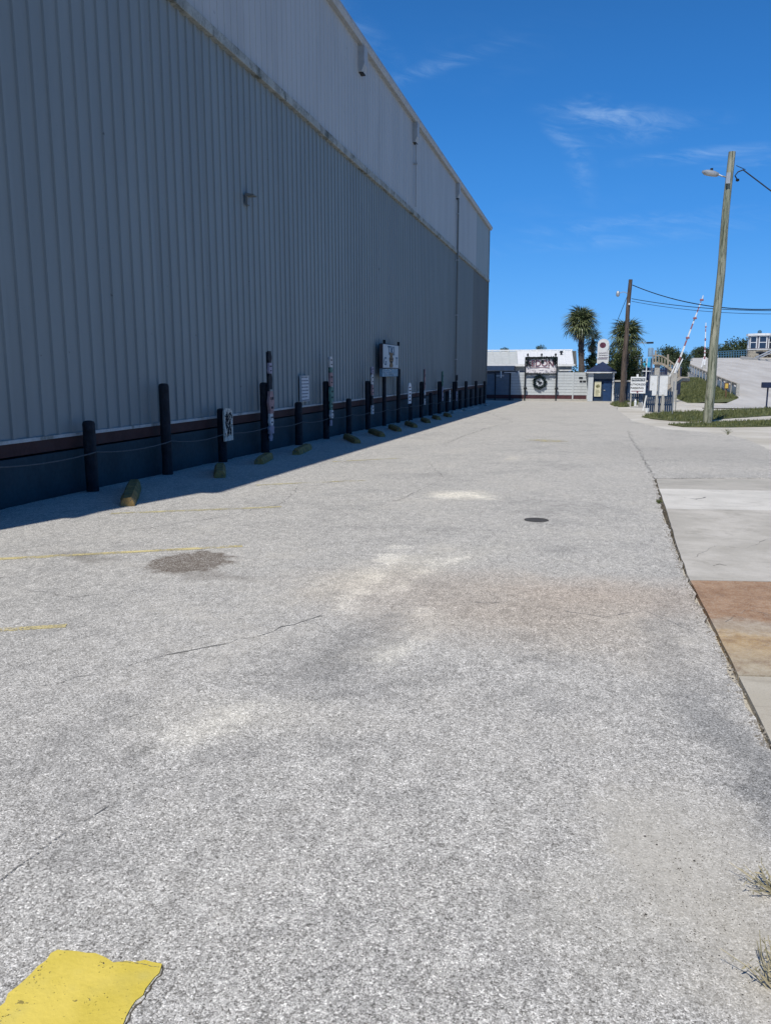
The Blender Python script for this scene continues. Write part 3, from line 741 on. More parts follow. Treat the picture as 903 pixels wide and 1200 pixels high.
# ------------------------------------------------------------------ signs on the posts
FX = PX + .11      # face plane in front of the posts
def face(x0, y0, x1, y1, X): a = atX(x0, y1, X); b2 = atX(x1, y0, X); return a.y, b2.y
def carved(y, z, cols, name, label, cat, tiers, w=.24, d=.05):
    """stacked carved figures on a plank; tiers: (z0, z1, half width, material, relief)"""
    t = thing(name, label, cat, (FX, y, z), 'painted carvings fixed to the tall posts')
    zt = max(a[1] for a in tiers); MB().box(FX - .02, FX + .012, y - .05, y + .05, z + .05 + min(a[0] for a in tiers), z + zt - .02).build('backing_plank', M_post, t)
    for i, (a, b_, hw, mat, rel) in enumerate(tiers):
        n = 9; L = []; R2 = []
        for j in range(n):
            u = j / (n - 1); wv = hw * (.72 + .28 * math.sin(PI * min(1, max(0, u)) + .1) + .12 * math.sin(u * 9 + i * 2 + y))
            zz = z + a + (b_ - a) * u
            L.append((FX + .013, y - wv, zz)); R2.append((FX + .013, y + wv * .95, zz))
        c_ = MB().prism(L[::-1] + R2, (rel, 0, 0)).build('carved_figure', mat, t)
        if b_ - a > .2 and mat is not M_post:       # painted eyes / bands
            MB().box(FX + .013 + rel, FX + .02 + rel, y - hw * .55, y - hw * .15, z + a + (b_ - a) * .62, z + a + (b_ - a) * .74).box(FX + .013 + rel, FX + .02 + rel, y + hw * .15, y + hw * .55, z + a + (b_ - a) * .62, z + a + (b_ - a) * .74).box(FX + .013 + rel, FX + .021 + rel, y - hw * .4, y + hw * .4, z + a + (b_ - a) * .22, z + a + (b_ - a) * .32).build('painted_features', M_post, c_)
    return t
c_pink = plain('faded_pink_paint', (.30, .20, .20), .8, .3, 9); c_white = plain('chalky_white_paint', (.50, .50, .50), .8, .25, 9)
c_green = plain('dull_green_paint', (.10, .20, .17), .8, .3, 9); c_grey = plain('grey_lilac_paint', (.27, .26, .33), .8, .3, 9)
carved(*posts[3][:2], 0, 'carved_totem', 'tall black totem with pinkish mask and pale streak on the second tall post', 'totem',
       [(1.95, 2.2, .10, M_post, .04), (1.72, 1.95, .085, c_grey, .05), (1.38, 1.72, .11, M_post, .04), (.86, 1.34, .13, c_pink, .06), (.60, .86, .10, c_white, .05), (.42, .60, .13, c_grey, .05), (.26, .42, .08, c_grey, .03)])
carved(*posts[5][:2], 0, 'carved_totem', 'white and green painted totem on the third tall post', 'totem',
       [(1.92, 2.2, .12, c_white, .05), (1.78, 1.92, .10, c_green, .05), (1.42, 1.78, .12, c_pink, .05), (1.02, 1.40, .14, c_green, .06), (.78, 1.02, .10, c_green, .04), (.56, .78, .10, c_white, .06), (.36, .52, .08, c_grey, .03)])
carved(*posts[7][:2], 0, 'carved_totem', 'slim pale lilac totem on the post left of the picture sign', 'totem',
       [(1.78, 2.0, .12, c_grey, .05), (1.45, 1.76, .11, c_white, .04), (1.1, 1.42, .10, c_pink, .05), (.8, 1.08, .09, M_post, .04), (.5, .78, .11, c_white, .05)])
carved(*posts[11][:2], 0, 'carved_totem', 'brown plank totem with white tip on the fifth tall post', 'totem',
       [(1.2, 2.05, .07, c_pink, .04), (.95, 1.15, .09, c_white, .05), (.55, .8, .08, c_white, .05)])
carved(*posts[13][:2], 0, 'carved_totem', 'dark totem with pale foot on the sixth tall post', 'totem',
       [(1.3, 2.0, .08, c_green, .05), (.6, 1.25, .09, c_grey, .05)])
carved(*posts[15][:2], 0, 'carved_totem', 'dark topped totem with oval ring on the seventh tall post', 'totem',
       [(1.55, 1.85, .12, M_post, .06), (1.1, 1.5, .12, M_post, .05), (.5, 1.0, .14, c_grey, .04)])
carved(posts[14][0], posts[14][1], 0, 'carved_totem', 'small white carving on the short post right of the sixth tall post', 'totem', [(.5, 1.1, .10, c_white, .04)])
# carved plaque on the third post
y, z, h = posts[2]
pl = thing('carved_plaque', 'whitish carved plaque on the short post beside two yellow wheel stops', 'plaque', (FX, y, z))
ya, yb = y - .17, y + .19
prof = [(FX, ya, z + .42), (FX, yb, z + .42), (FX, yb, z + .97), (FX, yb - .05, z + 1.03), (FX, ya + .04, z + 1.05), (FX, ya, z + .98)]
MB().prism(prof[::-1], (.035, 0, 0)).build('board', plain('carved_white_board', (.55, .55, .50), .8, .3, 14, .01, dirt=((.10, .10, .09), 16, .8)), pl)
random.seed(5); mb = MB()
for i in range(60):
    yy = rnd(ya + .04, yb - .07); zz = z + rnd(.5, .95); mb.tube([(FX + .037, yy, zz), (FX + .042, yy + rnd(-.05, .05), zz + rnd(-.06, .06)), (FX + .037, yy + rnd(-.06, .06), zz + rnd(-.08, .08))], .007, 4)
mb.build('carving', M_post, pl)
# framed notice on the sheet wall
a = atX(353.5, 471, WX + .08); b2 = atX(362.5, 440, WX + .08)
nb = thing('notice_board', 'narrow pale notice board of many text rows on the grey wall', 'sign', (WX + .03, a.y, a.z))
MB().box(WX + .03, WX + .07, a.y, b2.y, a.z, b2.z).build('board', plain('pale_notice_face', (.50, .53, .56), .6, .06, 6), nb)
mb = MB(); nrow = 8
for i in range(nrow):
    zz = b2.z - (i + .6) * (b2.z - a.z) / nrow
    y_ = a.y + .05
    while y_ < b2.y - .12:
        w = rnd(.04, .14); mb.box(WX + .07, WX + .073, y_, min(y_ + w, b2.y - .05), zz - .012, zz + .018); y_ += w + .03
mb.build('printed_rows', plain('faded_print', (.12, .14, .18), .7, .1, 6), nb)
mb = MB()
for zz in (a.z, b2.z - .02): mb.box(WX + .07, WX + .082, a.y, b2.y, zz, zz + .02)
for yy in (a.y, b2.y - .02): mb.box(WX + .071, WX + .083, yy, yy + .02, a.z + .021, b2.z - .021)
mb.build('frame', M_fascia, nb)
# the picture sign on two poles
ya, yb = atX(448.2, 430, PX + .09).y, atX(466.3, 430, PX + .09).y; SXp = PX - .11
p0 = atX(457, 404.5, SXp).z; p1 = atX(457, 432, SXp).z; p2 = atX(457, 441, SXp).z
sg = thing('picture_sign', 'boxed pale sign reading TIKI with a brown carved figure, on two poles', 'sign', (SXp, ya, p2))
MB().box(SXp + .08, SXp + .20, ya, yb, p1 + .01, p0, .01).build('sign_box', plain('sign_box_brown', (.05, .04, .045), .7, .3, 6), sg)
MB().box(SXp + .20, SXp + .212, ya + .03, yb - .03, p1 + .03, p0 - .02).build('sign_face', plain('pale_sign_face', (.36, .42, .46), .5, .08, 4), sg)
MB().box(SXp + .09, SXp + .19, ya, yb, p2, p1 - .01).build('lower_board', plain('wavy_blue_board', (.13, .23, .31), .6, .5, 5), sg)
T_blue = plain('sign_letter_blue', (.03, .09, .16), .6, .2, 6)
H_ = p0 - p1; yc = (ya + yb) / 2
ROTX = (PI / 2, 0, PI / 2)
text('lettering', 'TIKI', H_ * .52, T_blue, sg, (SXp + .216, yc + .02, p1 + H_ * .72), ROTX, sx=1.35)
text('lettering', 'G', H_ * .46, T_blue, sg, (SXp + .216, ya + .30, p1 + H_ * .28), ROTX, sx=1.4)
text('lettering', 'T', H_ * .46, T_blue, sg, (SXp + .216, yb - .30, p1 + H_ * .3), ROTX, sx=1.4)
tk = plain('carved_tiki_brown', (.15, .11, .065), .8, .4, 14)
mb = MB()
for zz, hw in ((.03, .22), (.16, .2), (.2, .26), (.34, .24), (.40, .17), (.50, .22), (.58, .28)):
    pass
prof = [(-.20, .02), (-.24, .12), (-.15, .2), (-.27, .28), (-.3, .4), (-.16, .46), (-.22, .55), (-.3, .64), (0, .6), (.3, .64), (.22, .55), (.16, .46), (.3, .4), (.27, .28), (.15, .2), (.24, .12), (.20, .02)]
mb.prism([(SXp + .213, yc + a * .9, p1 + H_ * (b_ * 1.0 + .03)) for a, b_ in prof], (.02, 0, 0)); mb.build('tiki_figure', tk, sg)
MB().box(SXp + .234, SXp + .24, yc - .14, yc - .05, p1 + H_ * .36, p1 + H_ * .42).box(SXp + .234, SXp + .24, yc + .05, yc + .14, p1 + H_ * .36, p1 + H_ * .42).box(SXp + .234, SXp + .24, yc - .12, yc + .12, p1 + H_ * .24, p1 + H_ * .3).build('tiki_face', M_post, sg)
mb = MB(); random.seed(3)
for i in range(7):
    zz = p2 + .05 + (p1 - p2 - .1) * rnd(0, 1); y_ = rnd(ya + .1, yb - .5); mb.tube([(SXp + .192, y_ + j * .08, zz + .02 * math.sin(j * 1.5)) for j in range(6)], .012, 5)
mb.build('wave_strokes', plain('wave_white', (.35, .42, .46), .6, .1, 5), sg)
MB().tube([(PX, posts[8][0], p0), (PX, posts[8][0], p0 + .14)], .05, 8).tube([(PX, posts[9][0], p0), (PX, posts[9][0], p0 + .14)], .05, 8).build('pole_top', M_post, sg)
# rounded white sign
y = posts[9][0] + 1.35; z = gz(y)
rs = thing('rounded_sign', 'small rounded white sign with dark rows beside the picture sign', 'sign', (PX + .1, y, z + .72))
pr = [(-.24, 0), (.24, 0), (.24, .62), (.19, .74), (.08, .80), (-.08, .80), (-.19, .74), (-.24, .62)]
MB().prism([(PX + .12, y + a, z + .68 + b_) for a, b_ in pr], (.03, 0, 0)).build('board', plain('white_sign_board', (.62, .64, .66), .6, .06, 6), rs)
mb = MB()
for i in range(5):
    zz = z + .78 + i * .125; mb.box(PX + .15, PX + .154, y - .18, y + rnd(.08, .18), zz, zz + .045)
mb.build('printed_rows', M_post, rs)
MB().box(PX + .08, PX + .119, y + .02, y + .10, z + .0, z + 1.3).build('stake', M_post, rs)
# ------------------------------------------------------------------ FAR END: plank fence with gate
FY = 63.3; zb = gz(FY)
def fz(y): return atY(640, y, FY).z
def fx(x): return atY(x, 450, FY).x
fen = thing('plank_fence', 'pale horizontal plank fence closing the far end of the lot', 'fence', (fx(580), FY, zb))
ztop, zk1, zk0 = fz(436.3), fz(463), fz(467.3)
nrow = 8; random.seed(21)
bays = [(fx(570), fx(580)), (fx(580), fx(597)), (fx(598), fx(614)), (fx(615.5), fx(650.5)), (fx(652), fx(671)), (fx(671), fx(688))]
for bi, (xa, xb) in enumerate(bays):
    for r in range(nrow):
        h = (ztop - zk1) / nrow; z0 = zk1 + r * h; pm = M_plank_shade if bi < 2 else M_plank
        if bi < 2 and r == nrow - 1: continue
        dy = rnd(-.012, .012)
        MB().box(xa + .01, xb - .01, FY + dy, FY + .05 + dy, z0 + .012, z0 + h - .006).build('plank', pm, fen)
    MB().box(xa, xb, FY - .03, FY + .04, zk0, zk1 - .005).build('kickboard', M_kick, fen)
MB().box(fx(568), fx(689), FY + .06, FY + .10, zb, ztop - .1).build('rail', plain('fence_shadow_grey', (.2, .22, .24), .8, .1, 3), fen)
MB().box(fx(602), fx(690), FY - .14, FY + .12, zb - .05, zk0 - .005).build('footing', M_conc, fen)
for x in (580, 597.3, 614.8, 651.2, 671, 688):
    MB().box(fx(x) - .045, fx(x) + .045, FY - .05, FY - .005, zb, ztop + .05).build('post', M_iron if x < 655 else M_plank, fen)
for x0, x1, y_ in ((581, 590, 441), (590, 603, 437)):
    MB().box(fx(x0), fx(x1), FY - .09, FY - .055, fz(y_), fz(y_) + .06).build('top_rail', M_white, fen)
MB().tube([(fx(586.5), FY - .1, fz(443)), (fx(586.5), FY - .1, fz(435))], .05, 8).build('pipe_stub', M_white, fen)
MB().tube([(fx(607), FY - .1, fz(440)), (fx(607), FY - .1, fz(434.5))], .06, 8).build('pipe_stub', M_white, fen)
for x0, x1, y0, y1 in ((677.5, 682, 441.7, 443.6), (678.5, 681.5, 445.8, 447.6), (682.3, 685.8, 445.8, 447.6)):
    MB().box(fx(x0), fx(x1), FY - .03, FY - .016, fz(y1), fz(y0)).build('name_plate', M_iron, fen)
# black entrance arch with banner
ga = thing('entrance_arch', 'black iron entrance arch wrapped in dark garland over the plank fence', 'arch', (fx(633), FY - .15, zb))
GY = FY - .16
for x in (614.8, 651.5):
    P_ = MB().box(fx(x) - .045, fx(x) + .045, GY - .05, GY + .05, zb, fz(419.5)).build('upright', M_iron, ga)
    MB().lathe((fx(x) + (.05 if x < 630 else .03), GY - .1, fz(457)), [(.02, 0), (.12, .04), (.14, .12), (.10, .22), (.02, .26)], 8).build('lantern', M_iron, P_)
MB().box(fx(614.2), fx(652), GY - .045, GY + .045, fz(419.8), fz(418.2)).build('top_beam', M_iron, ga)
MB().box(fx(615.5), fx(651), GY - .045, GY + .045, fz(438.8), fz(437.6)).build('lower_beam', M_iron, ga)
for x in (617.2, 633.3, 649.5):
    MB().lathe((fx(x), GY, fz(418.2)), [(.06, 0), (.03, .06), (.09, .13), (.07, .2), (.015, .28)], 8).build('finial', M_iron, ga)
mb = MB(); random.seed(9)
for i in range(520):
    u = random.random(); edge = random.choice((0, 0, 0, 1, 2, 3))
    if edge == 0: x = 615 + 37 * u; yv = 418.6 + random.expovariate(1 / (1.2 if abs(x - 634) > 3 else 1))
    elif edge == 1: x = 616 + random.expovariate(1 / 2.2); yv = 419 + 10 * u
    elif edge == 2: x = 651 - random.expovariate(1 / 1.4); yv = 419 + 8 * u
    else: x = 615 + 37 * u; yv = 438 + rnd(-.9, .9)
    mb.leaf((fx(x), GY - .08 + rnd(-.04, .04), fz(yv)), rnd(.06, .14))
mb.build('garland', plain('dark_garland', (.02, .035, .035), .7, .4, 9), ga)
bn = thing('banner', 'white banner with dark red lettering hung in the entrance arch', 'banner', (fx(633), GY, fz(437)))
BX0, BX1, BZ0, BZ1 = fx(615.8), fx(650.6), fz(437.4), fz(419.8)
n = 18; vs = []; 
for i in range(n + 1):
    u = i / n; yy = GY + .035 + .03 * math.sin(u * 9) ; vs += [(BX0 + (BX1 - BX0) * u, yy, BZ0 + .02 * math.sin(u * 7)), (BX0 + (BX1 - BX0) * u, yy + .01 * math.sin(u * 5), BZ1)]
mb = MB(); mb.add(vs + [(a, b_ + .012, c) for a, b_, c in vs], [(2 * i, 2 * i + 2, 2 * i + 3, 2 * i + 1) for i in range(n)] + [(2 * n + 2 + 2 * i + 1, 2 * n + 2 + 2 * i + 3, 2 * n + 2 + 2 * i + 2, 2 * n + 2 + 2 * i) for i in range(n)])
mb.build('cloth', plain('banner_vinyl', (.74, .72, .75), .5, .1, 5), bn)
ROTF = (PI / 2, 0, 0)
T_dkred = plain('banner_dark_red', (.20, .09, .13), .6, .3, 5)
text('lettering', 'AEDON', (BZ1 - BZ0) * .56, T_dkred, bn, (fx(631.5), GY - .01, fz(426.2)), ROTF, sx=.95)
MB().box(fx(621), fx(643), GY - .012, GY - .004, fz(430.9), fz(430.3)).build('underline', T_dkred, bn)
mb = MB(); mb.lathe((0, 0, 0), [(.02, -.02), (.13, -.015), (.13, .015), (.02, .02)], 12); me = mb.mesh('emblem', M_iron); inst(me, 'emblem', bn, (fx(634.4), GY - .03, fz(424)), (PI / 2, 0, 0))
mb = MB(); random.seed(4)
for i in range(26): x = rnd(617, 650); mb.leaf((fx(x), GY - .006, fz(rnd(433, 436.8))), rnd(.1, .28), Vector((1, 0, rnd(-.1, .1))).normalized(), .12)
for i in range(14): mb.leaf((fx(rnd(643, 650)), GY - .006, fz(rnd(426, 436))), rnd(.08, .2), Vector((rnd(-1, 1), 0, rnd(-1, 1))).normalized(), .2)
mb.build('printed_scene', plain('banner_grey_print', (.30, .29, .34), .6, .3, 5), bn)
# wreath
wc = Vector((fx(632), GY + .06, fz(448)))
wr = thing('wreath', 'dark round wreath with a pale centre hung on the gate planks', 'wreath', wc)
mb = MB(); R1 = .42
for i in range(1100):
    a = rnd(0, 2 * PI); rr = R1 + random.gauss(0, .055); p = Vector((wc.x + math.cos(a) * rr, wc.y - .06 + rnd(-.05, .05), wc.z + math.sin(a) * rr))
    mb.leaf(p, rnd(.05, .12))
mb.tube([(wc.x + math.cos(a * PI / 12) * R1, wc.y - .05, wc.z + math.sin(a * PI / 12) * R1) for a in range(25)], .06, 6)
mb.build('ring', plain('dark_wreath_leaf', (.018, .035, .038), .7, .4, 12), wr)
mb = MB(); mb.lathe((0, 0, 0), [(.01, -.01), (.33, -.01), (.33, .01), (.01, .01)], 20)
inst(mb.mesh('centre_disc', plain('wreath_disc', (.5, .54, .58), .7, .2, 9)), 'centre_disc', wr, (wc.x, wc.y - .03, wc.z), (PI / 2, 0, 0))
mb = MB(); mb.prism([(wc.x + a, wc.y - .05, wc.z + b_) for a, b_ in [(-.2, .1), (-.08, .16), (.02, .05), (.14, .06), (.2, -.04), (.1, -.1), (.08, -.2), (-.02, -.12), (-.1, -.18), (-.08, -.02), (-.18, .02)]], (0, -.03, 0)); mb.build('emblem', M_iron, wr)
# ------------------------------------------------------------------ ticket kiosk
KY = 61.5; kb = gz(KY)
def K(x, y): return atY(x, y, KY)
kx0, kx1 = K(688, 455).x, K(719.5, 455).x
kz = lambda y: K(705, y).z
ki = thing('ticket_kiosk', 'small navy kiosk with hipped roof and white columns beside the plank fence', 'kiosk', ((kx0 + kx1) / 2, KY, kb))
KD = 2.2
MB().box(kx0 + .05, kx1 - .08, KY + .35, KY + KD, kb, kz(437.5)).build('wall', M_navy, ki)
MB().box(K(688.3, 455).x, K(694.3, 455).x, KY, KY + .34, kb, kz(437)).build('column', M_plank, ki)
MB().box(K(716.8, 455).x, K(718.8, 455).x, KY, KY + .14, kb, kz(437)).build('column', M_white, ki)
MB().box(kx0 - .12, kx1 + .08, KY - .22, KY - .14, kz(437.2), kz(435.5)).build('fascia', M_white, ki)
MB().box(kx0 - .1, kx1 + .05, KY - .14, KY + KD + .2, kz(436.8), kz(435.7)).build('soffit', M_white, ki)
mb = MB(); z0 = kz(435.5) + .002; ap = Vector(((kx0 + kx1) / 2 + .05, KY + 1, kz(423.5))); a = kx0 - .22; b_ = kx1 + .12
mb.add([(a, KY - .25, z0), (b_, KY - .25, z0), (b_, KY + KD + .3, z0), (a, KY + KD + .3, z0), tuple(ap)], [(0, 1, 4), (1, 2, 4), (2, 3, 4), (3, 0, 4), (3, 2, 1, 0)])
mb.build('roof', M_navyroof, ki)
dx0, dx1 = K(706.5, 455).x, K(716, 455).x
d_ = MB().box(dx0, dx1, KY + .31, KY + .348, kb + .05, kz(446.5)).build('door', plain('royal_navy_door', (.016, .048, .13), .5, .2, 4), ki)
MB().box(dx0 + .02, dx0 + .14, KY + .27, KY + .309, kz(458), kz(457)).build('handle', M_metal, d_)
px0, px1, pz0, pz1 = K(696, 455).x, K(703.8, 455).x, kz(464.8), kz(446.8)
pb = MB().box(px0, px1, KY + .25, KY + .30, pz0, pz1).build('poster_board', plain('cream_poster', (.62, .60, .44), .6, .1, 6), ki)
mb = MB(); random.seed(6)
for i in range(14): an = i * 2 * PI / 14; mb.leaf(((px0 + px1) / 2, KY + .244, pz0 + (pz1 - pz0) * .68), .17, Vector((math.cos(an), 0, math.sin(an))), .3)
for i in range(5): mb.box(px0 + .08, px1 - .08 - rnd(0, .1), KY + .240, KY + .246, pz0 + .1 + i * .09, pz0 + .13 + i * .09)
mb.build('poster_print', plain('poster_olive', (.22, .22, .12), .7, .3, 9), pb)
MB().box(kx0 + .35, kx1 - .1, KY + .30, KY + .33, kz(444), kz(438)).build('window', M_glass, ki)
MB().box(kx0 + .0, kx1 + .0, KY - .1, KY + KD, kb - .05, kb + .05).build('step', M_conc, ki)
# tall advertising sign behind kiosk
AY = 66.0
def A(x, y): return atY(x, y, AY)
ax0, ax1 = A(697.5, 455).x, A(711, 455).x; az_ = lambda y: A(704, y).z
ad = thing('arched_sign', 'tall white arched sign with a dark red emblem rising behind the kiosk', 'sign', (ax0, AY, gz(AY)))
c_x = (ax0 + ax1) / 2; hw = (ax1 - ax0) / 2
poly = [(ax0, AY, az_(426)), (ax1, AY, az_(426)), (ax1, AY, az_(403))] + [(c_x + hw * math.cos(a * PI / 8), AY, az_(403) + hw * .9 * math.sin(a * PI / 8)) for a in range(1, 8)] + [(ax0, AY, az_(403))]
MB().prism(poly, (0, .14, 0)).build('board', M_white, ad)
MB().tube([(c_x, AY + .2, gz(AY)), (c_x, AY + .2, az_(402))], .07, 8).build('pole', M_iron, ad)
mb = MB(); 
mb.prism([(c_x + hw * .55 * math.cos(a * PI / 6) - .05, AY - .012, az_(404.5) + hw * .5 * math.sin(a * PI / 6)) for a in range(12)], (0, .01, 0)); mb.build('emblem', plain('emblem_maroon', (.12, .04, .07), .6, .5, 5), ad)
mb = MB(); random.seed(8)
for r in range(3):
    for i in range(5):
        x = ax0 + .12 + i * (ax1 - ax0 - .2) / 5; zz = az_(414 + r * 2.6)
        mb.tube([(x, AY - .015, zz), (x + .05, AY - .015, zz + rnd(.04, .1)), (x + .1, AY - .015, zz), (x + .15, AY - .015, zz + rnd(0, .06))], .014, 4)
mb.box(ax0 + .03, ax1 - .1, AY - .02, AY - .004, az_(420.8), az_(420)); mb.build('script_marks', plain('sign_grey_marks', (.22, .18, .24), .7, .3, 5), ad)
# ------------------------------------------------------------------ low building behind the fence
BY = 78.0
def B(x, y, Y=BY): return atY(x, y, Y)
bl = thing('low_building', 'low white building with a ribbed metal roof behind the plank fence', 'building', (B(620, 455).x, BY, gz(80)))
bx0, bx1 = B(548, 455).x, B(671, 455).x; ze = B(620, 427.5).z; RY = BY + 9; zr = atY(620, 411.5, RY).z
MB().box(bx0, bx1 - .5, BY + .3, BY + 18, gz(80) - .05, ze - .05).build('wall', plain('grey_boarding', (.36, .40, .43), .7, .12, 4), bl)
def roof_strip(x0, x1, xr0, xr1, lift, name='roof_sheet', mat=None):
    mb = MB(); n = max(2, int((x1 - x0) / .6)); prof = []
    for i in range(n):
        for u, d in ((0, 0), (.82, 0), (.85, .05), (.97, .05)): prof.append(((i + u) / n, d))
    prof.append((1, 0)); k = len(prof)
    vs = [(x0 + (x1 - x0) * u, BY - .2, ze + d + lift) for u, d in prof] + [(xr0 + (xr1 - xr0) * u, RY, zr + d + lift) for u, d in prof]
    mb.add(vs, [(i, i + 1, k + i + 1, k + i) for i in range(k - 1)])
    return mb.build(name, mat, bl)
R_grey = plain('weathered_roof_sheet', (.50, .52, .50), .6, .12, 2, 0, streak=((.36, .36, .33), 2, .4)); R_wh = plain('white_roof_coat', (.72, .73, .73), .6, .07, 2)
xm = B(606, 455).x
roof_strip(bx0, xm, atY(540, 455, RY).x, atY(604, 455, RY).x, 0, mat=R_grey)
roof_strip(xm, bx1, atY(604, 455, RY).x, atY(668, 455, RY).x, .02, mat=R_wh)
mb = MB(); mb.add([(bx0, RY, zr), (bx1, RY, zr), (bx1, BY + 18, ze), (bx0, BY + 18, ze)], [(0, 1, 2, 3)]); mb.build('rear_roof', R_grey, bl)
MB().box(bx0, bx1 + .1, BY - .26, BY - .202, ze - .14, ze + .05).build('fascia', M_white, bl)
MB().box(atY(566, 455, RY).x, atY(669, 455, RY).x, RY - .15, RY + .15, zr + .04, zr + .16).build('ridge_cap', M_white, bl)
MB().box(B(570, 455).x, B(603, 455).x, BY - 1.6, BY - .3, B(590, 434.3).z, B(590, 428.8).z).build('awning', plain('navy_awning', (.02, .045, .10), .6, .2, 3), bl)
MB().box(B(569, 455).x, B(614, 455).x, BY - .4, BY - .27, B(590, 441).z, B(590, 434.8).z).build('dark_opening', M_glass, bl)
w_ = MB().box(B(654.5, 455).x, B(668, 455).x, BY - .0, BY + .28, B(660, 433.2).z, B(660, 428.7).z).build('window', plain('grey_screen', (.17, .21, .24), .5, .2, 3), bl)
MB().box(B(654, 455).x, B(668.5, 455).x, BY - .05, BY - .002, B(660, 434.4).z, B(660, 433.3).z).build('sill', M_white, w_)
pv = atY(657.2, 414.7, BY + 6); MB().tube([(pv.x, pv.y, pv.z - .5), (pv.x, pv.y, pv.z + .15)], .1, 8).lathe((pv.x, pv.y, pv.z + .1), [(.02, 0), (.2, .02), (.17, .16), (.02, .2)], 8).build('roof_vent', M_iron, bl)
# ------------------------------------------------------------------ PALMS
def frond_mesh(seed, L=1.15, mat=None):
    """costapalmate fan: a petiole and a folded fan of leaflets with drooping tips; base at the origin, grows along +x"""
    random.seed(seed); mb = MB(); pet = L * .52
    mb.tube([(0, 0, 0), (pet * .5, 0, .05), (pet, 0, .04)], [.03, .022, .015], 4)
    n = 22
    for i in range(n):
        a = (i / (n - 1) - .5) * 2 * 2.35; ln = L * (.62 + .22 * math.cos(a * .6)) * rnd(.9, 1.08); w = .035
        d = Vector((math.cos(a), math.sin(a), .06 * (-1) ** i)); s_ = d.cross(Vector((0, 0, 1))).normalized() * w
        c = Vector((pet, 0, .04)); m1 = c + d * ln * .55 + Vector((0, 0, .03)); m2 = c + d * ln * .97 - Vector((0, 0, ln * rnd(.15, .45)))
        mb.add([c, m1 - s_, m2, m1 + s_], [(0, 1, 2, 3)])
    return mb.mesh('frond', mat)
FM = [frond_mesh(s_, 1.15, M_palm) for s_ in (1, 2, 3)]; FD = [frond_mesh(9, 1.0, M_palmdead)]
def palm(label, base, top, r0, r1, nf, size, seed, skirt=8, name='palm_tree', boots=True):
    random.seed(seed)
    t = thing(name, label, 'palm tree', base)
    base = Vector(base); top = Vector(top); n = 12
    pts = [base.lerp(top, k / n) + Vector((rnd(-.02, .02), rnd(-.02, .02), 0)) for k in range(n + 1)]
    tr = MB().tube(pts, [r0 + (r1 - r0) * k / n + (.03 if k % 2 else 0) for k in range(n + 1)], 10).build('trunk', M_bark, t, smooth=True)
    if boots:
        mb = MB(); Lr = (top - base).length
        for i in range(70):
            u = rnd(.55, .99); a = rnd(0, 2 * PI); c = base.lerp(top, u); d = Vector((math.cos(a), math.sin(a), 0))
            mb.bar(c + d * r1 * .8, c + d * (r1 + .10) + Vector((0, 0, .22)), .07, .03)
        mb.build('leaf_bases', M_bark, tr)
    for i in range(nf):
        u = i / nf; pit = math.radians(78 - 118 * u ** .9) + rnd(-.15, .15); a = i * 2.39996 + rnd(-.25, .25)
        me = FM[i % 3]
        s_ = size * rnd(.85, 1.1)
        inst(me, 'frond', t, top + Vector((0, 0, .12 - .3 * u)), (rnd(-.3, .3), -pit, a), (s_, s_, s_))
    for i in range(skirt):
        a = rnd(0, 2 * PI); s_ = size * rnd(.6, .9)
        inst(FD[0], 'dead_frond', t, top - Vector((0, 0, .35)), (rnd(-.3, .3), math.radians(rnd(55, 80)), a), (s_, s_, s_))
    return t
PY1 = 70
b0 = atY(681.5, 470, PY1); palm('tall cabbage palm standing behind the kiosk end of the plank fence', (b0.x, PY1, gz(PY1)), atY(680, 380, PY1), .26, .22, 56, 1.14, 31, 12)
PY2 = 60
palm('cabbage palm behind the leaning brown utility pole', (atY(731.5, 440, PY2).x, PY2, gz(PY2)), atY(733, 396, PY2), .15, .14, 46, 1.0, 32, 5)
# slender palm / dark tree between
b0 = atY(694, 470, 72); palm('thin shaded palm between the tall palm and the arched sign', (b0.x, 72, gz(72)), atY(694, 398, 72), .13, .11, 18, .8, 33, 6)
# ------------------------------------------------------------------ leafy trees
def tree(label, base, H, Rx, Rz, nclump, nleaf, leaf, mat, seed, cat='tree', name='tree', group=None, zc=None, Ry=None):
    random.seed(seed); t = thing(name, label, cat, base, group); base = Vector(base); Ry = Ry or Rx
    zc = H - Rz if zc is None else zc; c0 = base + Vector((0, 0, zc))
    cl_ = []
    mbt = MB(); mbt.tube([base - Vector((0, 0, .1)), base + Vector((rnd(-.1, .1), rnd(-.1, .1), zc * .5)), c0], [.05 * H * .35 + .05, .04 * H * .3 + .04, .04], 8)
    for i in range(nclump):
        while True:
            v = Vector((rnd(-1, 1), rnd(-1, 1), rnd(-1, 1)))
            if .25 < v.length < 1: break
        p = c0 + Vector((v.x * Rx, v.y * Ry, v.z * Rz * (1 if v.z > 0 else .8))); cl_.append(p)
        if i % 3 == 0: mbt.tube([c0 - Vector((0, 0, Rz * .5)), (c0 + p) / 2 + Vector((0, 0, -.1)), p], [.05, .035, .012], 5)
    mbt.build('trunk', M_trunk, t)
    mb = MB(); rc = (Rx * Ry * Rz) ** (1 / 3) * .36
    for p in cl_:
        r = rc * rnd(.6, 1.15)
        for j in range(nleaf):
            d = Vector((random.gauss(0, 1), random.gauss(0, 1), random.gauss(0, .8))); d.normalize(); q = p + d * r * (random.random() ** .45)
            mb.leaf(q, leaf * rnd(.6, 1.3), (d + Vector((rnd(-.7, .7), rnd(-.7, .7), rnd(-.7, .5)))).normalized())
    mb.build('crown', mat, t); return t
